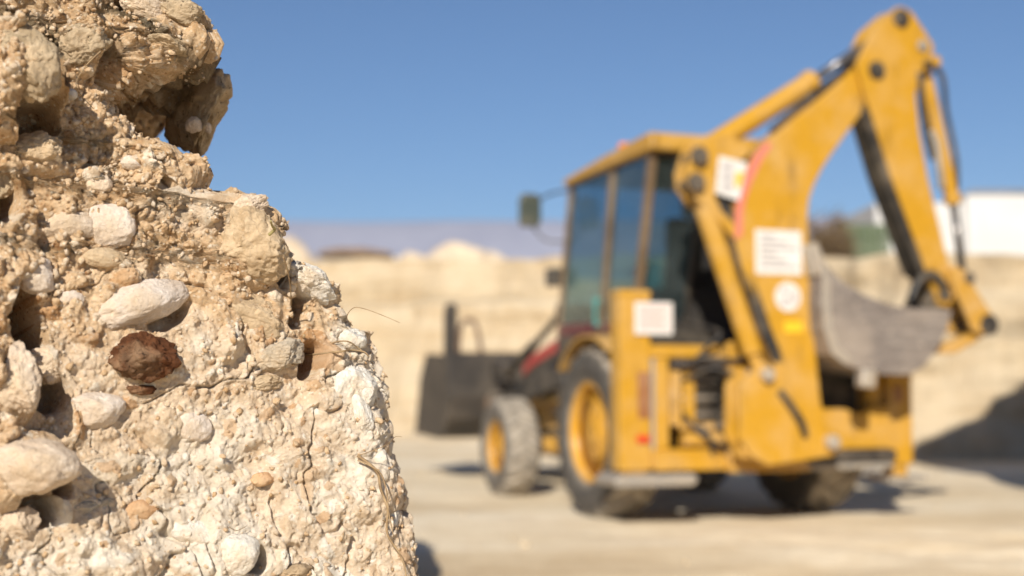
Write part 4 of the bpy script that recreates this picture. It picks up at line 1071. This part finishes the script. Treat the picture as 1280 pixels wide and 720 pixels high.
# ---------------- loader arms and front bucket
for s in (-1, 1):
    mb = MB(); x0, x1 = sorted((s * 0.60, s * 0.72))
    mb.poly([(1.55, 1.06), (1.60, 1.22), (1.95, 1.26), (3.0, 1.06), (3.55, 0.95), (3.75, 0.66), (3.65, 0.56), (3.42, 0.78), (2.9, 0.88), (1.9, 1.04)], 'x', x0, x1)
    arm = sub('loader_arm', mb, M['black'], bh, 0.012)
    mb = MB(); mb.cyl((s * 0.66, 1.70, 1.80), (s * 0.66, 2.5, 1.50), 0.034); mb.cyl((s * 0.66, 2.5, 1.50), (s * 0.66, 3.45, 1.20), 0.05); mb.cyl((s * 0.6, 1.70, 1.80), (s * 0.72, 1.70, 1.80), 0.06); mb.build('loader_ram', M['black'], arm)
    mb = MB(); mb.tube([(s * 0.60, 1.7, 1.30), (s * 0.58, 2.1, 1.32), (s * 0.60, 2.7, 1.16), (s * 0.62, 3.4, 1.05)], 0.022, 8); mb.build('hose', M['rubber'], arm, 0, True)
    mb = MB(); mb.box(min(s * 0.5, s * 0.62), max(s * 0.5, s * 0.62), 1.5, 1.72, 0.7, 1.86); sub('loader_tower', mb, M['black'], bh, 0.01)
    mb = MB(); mb.cyl((s * 0.56, 1.85, 0.95), (s * 0.6, 2.9, 0.93), 0.055); mb.cyl((s * 0.6, 2.9, 0.93), (s * 0.64, 3.3, 0.95), 0.03); sub('lift_ram', mb, M['yellow_worn'], bh, 0)
mb = MB(); mb.box(-0.60, 0.60, 3.05, 3.2, 0.62, 0.76); sub('cross_tube', mb, M['black'], bh, 0.02)
# bucket shell: side profile swept across, open at the front
outer = [(5.28, 0.49), (4.30, 0.47), (3.98, 0.52), (3.80, 0.70), (3.76, 0.95), (3.80, 1.40), (3.86, 1.44)]
inner = [(3.90, 1.40), (3.84, 0.98), (3.87, 0.73), (4.02, 0.58), (4.30, 0.53), (5.28, 0.51)]
mb = MB(); mb.poly(outer + inner, 'x', -1.20, 1.20)
lb = sub('loader_bucket', mb, M['loader'], bh, 0.006)
for s in (-1, 1):
    mb = MB(); mb.poly([(5.24, 0.50), (4.3, 0.48), (3.99, 0.53), (3.81, 0.71), (3.77, 0.95), (3.81, 1.40), (4.75, 1.44), (5.02, 1.15)], 'x', s * 1.19 - 0.018, s * 1.19 + 0.018); mb.build('side_plate', M['loader'], lb, 0.004)
mb = MB(); mb.box(-1.22, 1.22, 5.1, 5.36, 0.475, 0.50); mb.build('cutting_edge', M['worn'], lb, 0.003)
for x in (-0.98, 0.98):
    mb = MB(); mb.poly([(4.38, 1.30), (4.38, 1.96), (4.44, 2.02), (4.60, 2.0), (4.64, 1.85), (4.64, 1.30)], 'x', x - 0.05, x + 0.05); mb.box(x - 0.20, x + 0.05, 4.40, 4.62, 1.22, 1.34); mb.build('fork_bracket', M['loader'], lb, 0.01)
    mb = MB(); mb.tube([(x + 0.05, 4.36, 1.42), (x + 0.06, 4.32, 1.72), (x + 0.14, 4.25, 1.82), (x + 0.22, 4.15, 1.68), (x + 0.22, 3.72, 0.8)], 0.03, 8); mb.build('hose', painted('rusty_pipe', (0.13, 0.075, 0.045), 0.7, 0.2) if x < 0 else M['dark'], lb, 0, True)
for x in (-0.66, 0.66):
    mb = MB(); mb.poly([(3.60, 0.58), (3.60, 0.78), (3.80, 1.05), (3.82, 0.62)], 'x', x - 0.09, x + 0.09); mb.build('lug', M['dark'], lb, 0.01)
    mb = MB(); mb.poly([(3.40, 1.10), (3.40, 1.30), (3.80, 1.36), (3.80, 1.18)], 'x', x - 0.05, x + 0.05); mb.build('tip_link', M['dark'], lb, 0.01)

# ---------------- rear frame, stabilisers
mb = MB()
mb.box(-0.96, 1.16, -0.90, -0.74, 1.30, 1.40); mb.box(-0.96, 1.16, -0.92, -0.72, 0.45, 0.60)
mb.box(-0.92, -0.80, -0.885, -0.735, 0.60, 1.30); mb.box(0.98, 1.12, -0.885, -0.735, 0.60, 1.30)
mb.box(-0.66, -0.56, -0.86, -0.74, 0.60, 1.30)
rf = sub('rear_frame', mb, Y, bh, 0.012)
mb = MB(); mb.box(-0.50, 1.0, -0.70, -0.60, 0.55, 1.40); mb.build('back_plate', M['black'], rf)
mb = MB(); mb.box(-0.80, 0.3, -0.955, -0.90, 1.235, 1.285); mb.box(0.4, 1.12, -0.955, -0.90, 1.235, 1.285); mb.build('slide_rail', M['chrome'], rf, 0.006)
mb = MB(); mb.poly([(0.45, 0.58), (1.14, 0.58), (1.14, 0.92), (0.98, 0.91), (0.84, 0.86), (0.70, 0.90), (0.45, 0.90)], 'y', -0.975, -0.925); mb.build('lower_plate', Y, rf, 0.01)
mb = MB(); mb.box(0.30, 1.13, -1.06, -0.93, 0.475, 0.575); mb.build('bumper_bar', M['dark'], rf, 0.015)
mb = MB(); mb.box(0.34, 1.10, -1.05, -0.95, 0.425, 0.472); mb.build('step_plate', M['grey_plate'], rf, 0.01)
mb = MB(); mb.poly([(-0.95, 0.44), (-0.2, 0.44), (-0.2, 0.52), (-0.6, 0.56), (-0.95, 0.56)], 'y', -0.965, -0.925); mb.build('lower_plate', Y, rf, 0.008)
# valve block, spools and hoses in the left opening
mb = MB(); mb.box(-0.76, -0.32, -0.80, -0.72, 0.80, 1.22); vb = sub('valve_block', mb, M['black'], bh, 0.01)
for k in range(5):
    mb = MB(); mb.cyl((-0.74, -0.83, 0.86 + 0.065 * k), (-0.36, -0.83, 0.86 + 0.065 * k), 0.017, n=10); mb.build('spool', M['dark'] if k % 2 else M['grey_plate'], vb, 0, True)
mb = MB(); mb.box(-0.79, -0.70, -0.90, -0.82, 0.78, 1.20); mb.box(-0.72, -0.34, -0.90, -0.82, 0.745, 0.80); mb.build('bracket', M['yellow_worn'], vb, 0.008)
mb = MB(); mb.cyl((-0.70, -0.90, 0.67), (-0.42, -0.92, 0.67), 0.055); mb.cyl((-0.42, -0.92, 0.67), (-0.05, -0.96, 0.66), 0.03); mb.cyl((-0.44, -0.92, 0.67), (-0.40, -0.92, 0.67), 0.065); sub('slew_ram', mb, M['yellow_worn'], bh, 0.004)
mb = MB(); mb.cyl((-0.44, -0.96, 0.78), (-0.10, -1.0, 0.74), 0.04); mb.cyl((-0.10, -1.0, 0.74), (0.04, -1.01, 0.72), 0.055); sub('slew_rod', mb, M['dark'], bh)
for i, pts in enumerate([[(-0.72, -0.84, 1.18), (-0.6, -1.0, 1.30), (-0.35, -1.08, 1.28), (-0.18, -1.1, 1.32)], [(-0.66, -0.84, 1.12), (-0.5, -1.02, 1.22), (-0.3, -1.06, 1.16), (-0.12, -1.08, 1.2)],
                          [(-0.70, -0.84, 0.9), (-0.58, -1.0, 0.72), (-0.4, -1.0, 0.62), (-0.2, -1.0, 0.64)], [(-0.55, -0.84, 0.82), (-0.5, -0.98, 0.66), (-0.44, -0.9, 0.50)], [(-0.62, -0.84, 1.2), (-0.52, -0.98, 1.38), (-0.42, -1.0, 1.5), (-0.5, -0.5, 1.6)]]):
    mb = MB(); mb.tube(pts, 0.018, 8); sub('hose', mb, M['rubber'], bh, 0, True)
# stabilisers: outer legs in square tubes
def stabiliser(s, xa, xb, z0, z1):
    mb = MB(); mb.box(xa, xb, -0.90, -0.72, z0, z1)
    mb.box(xa - 0.006, xb + 0.006, -0.906, -0.714, z1 - 0.05, z1 - 0.01)
    st = sub('stabiliser', mb, Y, bh, 0.012)
    mb = MB(); mb.box(xa + 0.04, xb - 0.04, -0.87, -0.75, z0 - 0.09, z0); mb.build('inner_leg', M['yellow_worn'], st)
    return st
sl = stabiliser(-1, -1.22, -0.96, 0.44, 1.82)
mb = MB(); mb.poly([(-1.30, 0.33), (-0.66, 0.33), (-0.62, 0.38), (-0.66, 0.42), (-1.26, 0.42), (-1.32, 0.38)], 'y', -1.02, -0.62); mb.build('foot_plate', M['grey_plate'], sl, 0.012)
mb = MB(); mb.box(-1.10, -0.78, -0.925, -0.908, 1.475, 1.725); sg = mb.build('sign', M['white'], sl, 0.012); sg['label'] = 'white square notice plate with faded print'
mb = MB()
for k in range(5): mb.box(-1.07, -0.81 - 0.05 * (k % 2), -0.9275, -0.9262, 1.52 + 0.038 * k, 1.541 + 0.038 * k)
mb.build('print', M['pale_red_ink'], sg)
mb = MB()
for k in range(8): mb.box(-1.06, -0.985, -0.918, -0.900, 0.86 + 0.04 * k, 0.885 + 0.04 * k)
mb.box(-1.07, -0.975, -0.909, -0.9015, 0.84, 1.19); mb.build('grille', M['brownred'], sl)
mb = MB(); mb.box(-1.085, -0.985, -0.922, -0.9025, 0.655, 0.71); mb.build('reflector', M['reflector'], sl, 0.004)
mb = MB(); mb.cyl((-0.93, -0.87, 0.60), (-0.93, -0.87, 1.32), 0.018); mb.build('guide_rod', M['grey_plate'], sl)
sr = stabiliser(1, 1.17, 1.40, 0.44, 1.18)
mb = MB(); mb.box(1.1, 1.46, -1.0, -0.64, 0.31, 0.35); mb.build('foot_plate', M['grey_plate'], sr, 0.01)
mb = MB(); mb.box(1.22, 1.30, -0.918, -0.9025, 0.95, 1.08); mb.build('reflector', M['brownred'], sr, 0.004)

# ---------------- swing casting, boom, dipper, digging bucket (folded sideways across the rear)
YB = -1.2
mb = MB()
mb.poly([(-0.44, 0.70), (-0.43, 1.10), (-0.22, 1.27), (-0.08, 1.17), (0.05, 0.98), (0.17, 0.78), (0.40, 0.74), (0.44, 0.60), (0.36, 0.55), (-0.20, 0.49), (-0.34, 0.56)], 'y', -1.33, -1.28)
mb.poly([(-0.44, 0.70), (-0.43, 1.10), (-0.22, 1.27), (-0.08, 1.17), (0.05, 0.98), (0.17, 0.78), (0.40, 0.74), (0.44, 0.60), (0.36, 0.55), (-0.20, 0.49), (-0.34, 0.56)], 'y', -1.12, -1.07)
mb.poly([(-0.40, 0.55), (-0.40, 0.66), (-0.1, 0.66), (0.1, 0.58), (-0.18, 0.52)], 'y', -1.28, -1.12)
kp = sub('swing_casting', mb, Y, bh, 0.012)
mb = MB(); mb.poly([(-0.36, 0.42), (0.36, 0.42), (0.36, 1.42), (0.16, 1.46), (-0.16, 1.46), (-0.36, 1.42)], 'y', -1.04, -0.958); mb.cyl((-0.30, -1.08, 0.5), (-0.30, -1.08, 1.1), 0.06); mb.build('carriage', M['yellow_worn'], kp, 0.015)
for (x, z, r) in ((-0.22, 1.17, 0.05), (0.33, 0.66, 0.055)):
    mb = MB(); mb.cyl((x, -1.40, z), (x, -1.02, z), r); mb.build('pin', M['worn'], kp, 0.006)

boom_o = [(0.816, 3.649), (0.915, 3.708), (0.931, 3.608), (0.867, 3.43), (0.744, 3.292), (0.564, 3.07), (0.429, 2.903), (0.322, 2.76), (0.251, 2.631), (0.209, 2.523), (0.191, 2.385), (0.192, 1.958), (0.229, 1.467), (0.276, 0.977), (0.342, 0.705), (0.313, 0.626), (0.213, 0.606), (0.135, 0.646), (0.022, 0.857), (-0.097, 1.161), (-0.243, 1.521), (-0.374, 1.882), (-0.444, 2.182), (-0.441, 2.413), (-0.413, 2.533), (-0.376, 2.642), (-0.277, 2.831), (-0.178, 2.942), (0.207, 3.242), (0.537, 3.507), (0.727, 3.669)]
mb = MB(); mb.poly(boom_o, 'y', YB - 0.105, YB + 0.105)
boom = sub('boom', mb, Y, bh, 0.012)
# pink warning strip along the outer edge of the bend (on the edge and lapping over the face)
edge = [(-0.444, 2.182), (-0.441, 2.413), (-0.413, 2.533), (-0.376, 2.642), (-0.277, 2.831), (-0.178, 2.942)]
inn = [(-0.112, 2.933), (-0.206, 2.809), (-0.305, 2.622), (-0.347, 2.513), (-0.377, 2.404), (-0.384, 2.226)]
mb = MB(); mb.poly(edge + inn, 'y', YB - 0.112, YB - 0.1065); mb.build('warning_stripe', M['pink'], boom)
mb = MB(); mb.box(-0.275, 0.125, YB - 0.1115, YB - 0.1065, 1.93, 2.27); sg = mb.build('sign', M['white'], boom, 0.004); sg['label'] = 'white rectangular notice sticker with faint print'
mb = MB()
for k in range(6): mb.box(-0.235, 0.085 - 0.09 * ((k * 7) % 3), YB - 0.1135, YB - 0.1122, 1.98 + 0.046 * k, 2.003 + 0.046 * k)
mb.build('print', M['ink'], sg)
mb = MB(); mb.cyl((0.0, YB - 0.1065, 1.762), (0.0, YB - 0.1115, 1.762), 0.112, n=40); sg = mb.build('roundel', M['white'], boom); sg['label'] = 'round white sticker with a grey emblem'
mb = MB()
for q in ([(-0.065, 1.79), (-0.015, 1.79), (-0.015, 1.83), (-0.065, 1.83)], [(0.008, 1.71), (0.02, 1.71), (0.02, 1.84), (0.008, 1.84)], [(-0.055, 1.69), (-0.01, 1.69), (-0.01, 1.76), (-0.055, 1.74)], [(0.04, 1.69), (0.07, 1.72), (0.07, 1.81), (0.04, 1.79)]):
    mb.poly(q, 'y', YB - 0.1135, YB - 0.1122)
mb.build('print', M['ink'], sg)
mb = MB(); mb.box(-0.035, 0.125, YB - 0.1115, YB - 0.1065, 1.49, 1.575); mb.build('sticker', M['bright_yellow'], boom)
mb = MB(); mb.cyl((0.80, YB - 0.175, 3.565), (0.80, YB + 0.12, 3.565), 0.075); mb.cyl((0.80, YB - 0.185, 3.565), (0.80, YB + 0.13, 3.565), 0.035); mb.build('pivot_pin', M['black'], boom, 0.006)
# bracket plates on the outside of the bend
bo = [(-0.853, 2.681), (-0.774, 2.908), (-0.655, 2.977), (-0.458, 2.977), (-0.28, 2.878), (-0.359, 2.799), (-0.517, 2.78), (-0.586, 2.701), (-0.606, 2.503), (-0.557, 2.404), (-0.428, 2.286), (-0.443, 2.187), (-0.497, 2.236), (-0.616, 2.385), (-0.754, 2.464), (-0.833, 2.562)]
for (a, b) in ((YB - 0.102, YB - 0.065), (YB + 0.065, YB + 0.102)):
    mb = MB(); mb.poly(bo, 'y', a, b); br = mb.build('bracket', M['yellow_worn'] if a > YB else Y, boom, 0.008)
mb = MB(); mb.poly([(-0.68, 2.42), (-0.40, 2.42), (-0.24, 2.86), (-0.60, 2.92)], 'y', YB - 0.02, YB + 0.03); mb.build('gusset', M['black'], boom)
mb = MB(); mb.poly([(-0.575, 2.815), (-0.335, 2.775), (-0.41, 2.48), (-0.61, 2.53)], 'y', YB - 0.115, YB - 0.106); sg = mb.build('number_plate', M['white'], boom, 0.004); sg['label'] = 'crumpled white plate fixed at the bend of the boom'
mb = MB(); mb.poly([(-0.435, 2.70), (-0.365, 2.695), (-0.405, 2.58), (-0.45, 2.59)], 'y', YB - 0.118, YB - 0.1165); mb.build('sticker', M['bright_yellow'], sg)
mb = MB()
for k in range(3): mb.poly([(-0.56, 2.565 + 0.075 * k), (-0.46, 2.56 + 0.075 * k), (-0.46, 2.60 + 0.075 * k), (-0.56, 2.605 + 0.075 * k)], 'y', YB - 0.118, YB - 0.1165)
mb.build('print', M['ink'], sg)
for (x, z) in ((-0.755, 2.80), (-0.785, 2.60)):
    mb = MB(); mb.cyl((x, YB - 0.17, z), (x, YB + 0.17, z), 0.045); mb.cyl((x, YB - 0.16, z), (x, YB - 0.13, z), 0.07); mb.build('pin', M['dark'], boom, 0.005)
# lift ram
mb = MB(); mb.cyl((-0.66, YB - 0.02, 2.44), (-0.28, YB - 0.06, 1.33), 0.078); mb.cyl((-0.28, YB - 0.06, 1.33), (-0.22, YB - 0.06, 1.17), 0.05); mb.cyl((-0.70, YB - 0.02, 2.56), (-0.66, YB - 0.02, 2.44), 0.06); sub('lift_ram', mb, Y, bh, 0.008)
# hoses down the gap between ram and boom
for dx in (0.0, 0.045, 0.09):
    mb = MB(); mb.tube([(-0.60 + dx, YB - 0.03, 2.50), (-0.47 + dx, YB - 0.06, 2.30), (-0.40 + dx * 0.8, YB - 0.08, 2.0), (-0.24 + dx * 0.7, YB - 0.09, 1.55), (-0.12 + dx * 0.6, YB - 0.09, 1.28), (-0.1 + dx, YB + 0.05, 1.1)], 0.024, 8); sub('hose', mb, M['rubber'], bh, 0, True)
mb = MB(); mb.tube([(-0.10, YB - 0.125, 1.05), (0.0, YB - 0.15, 0.92), (0.08, YB - 0.15, 0.80), (0.12, YB - 0.12, 0.70)], 0.03, 8); sub('hose', mb, M['rubber'], bh, 0, True)  # black tube added as the shade of the gap on the casting
# dipper ram above the boom
mb = MB(); mb.cyl((-0.60, YB, 2.90), (0.30, YB, 3.47), 0.083); mb.cyl((0.26, YB, 3.445), (0.32, YB, 3.483), 0.095); mb.cyl((-0.70, YB, 2.83), (-0.60, YB, 2.90), 0.07)
dr = sub('dipper_ram', mb, Y, bh, 0.008)
mb = MB(); mb.cyl((0.30, YB, 3.47), (1.03, YB, 3.96), 0.036); mb.build('rod', M['chrome'], dr, 0, True)
mb = MB(); mb.tube([(0.2, YB - 0.10, 3.29), (0.45, YB - 0.10, 3.48), (0.70, YB - 0.09, 3.70), (0.80, YB - 0.09, 3.74)], 0.022, 8); mb.tube([(-0.1, YB - 0.06, 3.05), (0.2, YB - 0.05, 3.30), (0.5, YB - 0.05, 3.52), (0.85, YB - 0.05, 3.78)], 0.022, 8); sub('hose', mb, M['rubber'], bh, 0, True)

# dipper: two side plates with a black strip along its inner edge
dip_o = [(0.955, 4.057), (1.004, 4.094), (1.055, 4.104), (1.144, 4.074), (1.263, 3.929), (1.343, 3.825), (1.347, 3.78), (1.318, 3.711), (1.214, 3.56), (1.165, 3.394), (1.194, 3.1), (1.26, 2.749), (1.445, 2.033), (1.484, 1.788), (1.435, 1.709), (1.337, 1.719), (1.239, 1.935), (1.19, 2.082), (0.905, 2.759), (0.748, 3.211), (0.69, 3.378), (0.619, 3.602), (0.788, 3.918)]
mb = MB(); mb.poly(dip_o, 'y', YB - 0.16, YB - 0.11); mb.poly(dip_o, 'y', YB + 0.04, YB + 0.08)
mb.poly([(1.22, 3.1), (1.26, 2.749), (1.445, 2.033), (1.396, 2.033), (1.21, 2.749), (1.17, 3.1)], 'y', YB - 0.11, YB + 0.04)
mb.poly([(1.15, 3.72), (1.38, 3.78), (1.43, 3.72), (1.40, 3.62), (1.17, 3.48)], 'y', YB - 0.05, YB + 0.02)
dip = sub('dipper', mb, Y, bh, 0.010)
mb = MB(); mb.poly([(0.69, 3.289), (0.748, 3.211), (0.905, 2.759), (1.19, 2.082), (1.239, 1.935), (1.17, 1.964), (1.112, 2.082), (0.842, 2.72), (0.68, 3.211)], 'y', YB - 0.15, YB + 0.05); mb.build('underside', M['black'], dip, 0.006)
for (x, z, r) in ((1.035, 4.005, 0.075), (1.235, 3.80, 0.05), (1.385, 1.81, 0.06)):
    mb = MB(); mb.cyl((x, YB - 0.18, z), (x, YB + 0.10, z), r); mb.cyl((x, YB - 0.19, z), (x, YB + 0.11, z), r * 0.5); mb.build('pin', M['dark'] if r > 0.055 else M['grey_plate'], dip, 0.006)
mb = MB(); mb.poly([(1.239, 2.043), (1.445, 2.062), (1.484, 1.807), (1.435, 1.724), (1.337, 1.734), (1.249, 1.915)], 'y', YB - 0.1635, YB - 0.1615); mb.build('grease_patch', M['yellow_worn'], dip)
# bucket ram, lever and link
mb = MB(); mb.cyl((1.37, YB, 3.62), (1.62, YB, 2.58), 0.06); mb.cyl((1.605, YB, 2.64), (1.624, YB, 2.56), 0.07); mb.cyl((1.40, YB - 0.12, 3.70), (1.40, YB + 0.12, 3.70), 0.05)
brm = sub('bucket_ram', mb, Y, bh, 0.008)
mb = MB(); mb.cyl((1.62, YB, 2.58), (1.70, YB, 1.95), 0.032); mb.build('rod', M['chrome'], brm, 0, True)
mb = MB(); mb.tube([(1.24, YB - 0.17, 3.66), (1.46, YB - 0.1, 3.60), (1.53, YB - 0.06, 3.30), (1.60, YB - 0.07, 2.95), (1.63, YB - 0.04, 2.68)], 0.022, 8); sub('hose', mb, M['rubber'], bh, 0, True)
mb = MB(); mb.tube([(1.20, YB - 0.16, 3.58), (1.23, YB - 0.15, 3.3), (1.29, YB - 0.13, 3.05), (1.36, YB - 0.10, 2.9)], 0.026, 8); sub('hose', mb, M['rubber'], bh, 0, True)
mb = MB(); mb.tube([(1.30, YB - 0.14, 3.12), (1.35, YB - 0.15, 3.02), (1.38, YB - 0.14, 2.86), (1.42, YB - 0.12, 2.66)], 0.03, 8); sub('hose', mb, M['grey_plate'], bh, 0, True, 'bleached pale hose bundle beside the dipper')
for y0 in (-0.205, 0.09):
    mb = MB(); mb.poly([(1.404, 1.999), (1.463, 2.038), (1.561, 1.999), (1.668, 1.843), (1.815, 1.648), (1.805, 1.55), (1.717, 1.491), (1.619, 1.521), (1.541, 1.687), (1.424, 1.902)], 'y', YB + y0, YB + y0 + 0.04); sub('lever_plate', mb, M['yellow_worn'], bh, 0.006)
mb = MB(); mb.cyl((1.775, YB - 0.22, 1.57), (1.775, YB + 0.15, 1.57), 0.085); sub('lever_pin', mb, M['dark'], bh, 0.008)
mb = MB(); mb.cyl((1.60, YB - 0.215, 1.94), (1.60, YB + 0.145, 1.94), 0.05); sub('lever_pin', mb, M['dark'], bh, 0.008)
mb = MB(); mb.poly([(1.25, 1.42), (1.45, 1.43), (1.76, 1.54), (1.78, 1.48), (1.50, 1.34), (1.28, 1.33)], 'y', YB - 0.14, YB - 0.02); sub('bucket_link', mb, M['yellow_worn'], bh, 0.01)
mb = MB(); mb.tube([(1.38, YB - 0.18, 1.86), (1.25, YB - 0.2, 1.96), (1.12, YB - 0.2, 1.90), (1.05, YB - 0.19, 1.74)], 0.04, 8); sub('bucket_guard', mb, M['black'], bh, 0, True)
# digging bucket: D-shaped sides, curved shell, mouth facing up and inwards
bo2 = [(0.166, 2.069), (0.191, 1.923), (0.181, 1.73), (0.195, 1.507), (0.258, 1.324), (0.374, 1.246), (0.529, 1.207), (0.752, 1.169), (0.945, 1.169), (1.09, 1.236), (1.216, 1.372), (1.313, 1.536), (1.357, 1.672)]
top_ = [(1.226, 1.682), (0.994, 1.682), (0.8, 1.701), (0.558, 1.778), (0.365, 1.875), (0.268, 1.962)]
BW = 0.28
mb = MB()
mb.poly(bo2 + top_, 'y', YB - BW - 0.012, YB - BW + 0.012); mb.poly(bo2 + top_, 'y', YB + BW - 0.012, YB + BW + 0.012)
inn2 = [(0.77 + (x - 0.77) * 0.955, 1.6 + (z - 1.6) * 0.95) for x, z in bo2][::-1]
mb.poly(bo2 + inn2, 'y', YB - BW + 0.012, YB + BW - 0.012)
bk = sub('digging_bucket', mb, M['steel'], bh, 0.006)
for k in range(5):
    yy = YB - 0.24 + 0.12 * k
    mb = MB(); mb.poly([(0.125, 2.16), (0.165, 2.17), (0.235, 2.02), (0.225, 1.92), (0.165, 1.92)], 'y', yy - 0.035, yy + 0.035); mb.build('tooth', M['worn'], bk, 0.008)
mb = MB(); mb.poly([(0.166, 2.059), (0.191, 1.923), (0.181, 1.73), (0.195, 1.507), (0.258, 1.324), (0.374, 1.246), (0.442, 1.285), (0.316, 1.372), (0.258, 1.536), (0.249, 1.73), (0.249, 1.904), (0.2, 2.04)], 'y', YB - BW - 0.022, YB - BW - 0.0125); mb.build('lit_edge_strip', M['worn'], bk, 0.003)  # pale strip: the lit left edge of the bucket put into colour
for y0 in (-0.13, 0.09):
    mb = MB(); mb.poly([(1.15, 1.30), (1.34, 1.53), (1.46, 1.76), (1.38, 1.90), (1.26, 1.82), (1.12, 1.60)], 'y', YB + y0, YB + y0 + 0.04); mb.build('ear', M['dark'], bk, 0.008)
mb = MB(); mb.box(0.50, 0.63, YB - 0.33, YB - 0.22, 1.07, 1.21, Matrix.Rotation(0.12, 3, 'Y')); bt = sub('pale_block', mb, M['worn'], bh, 0.02)  # pale tilted block below the bucket
bt.parent = bk

# ------------------------------------------------------------------ air
hz = NT('haze_air')
pv = hz.n('ShaderNodeVolumePrincipled')
pv.inputs['Color'].default_value = (0.72, 0.80, 1.0, 1)
pv.inputs['Density'].default_value = 0.00017
pv.inputs['Anisotropy'].default_value = 0.0
hz.l(pv.outputs[0], hz.out.inputs['Volume'])
mb = MB(); mb.box(-1960, 1960, -1960, 1960, -1.2, 205)
o = mb.build('haze', hz.m); tag(o, kind='stuff', label='thin pale dust haze over the quarry and far ridge')
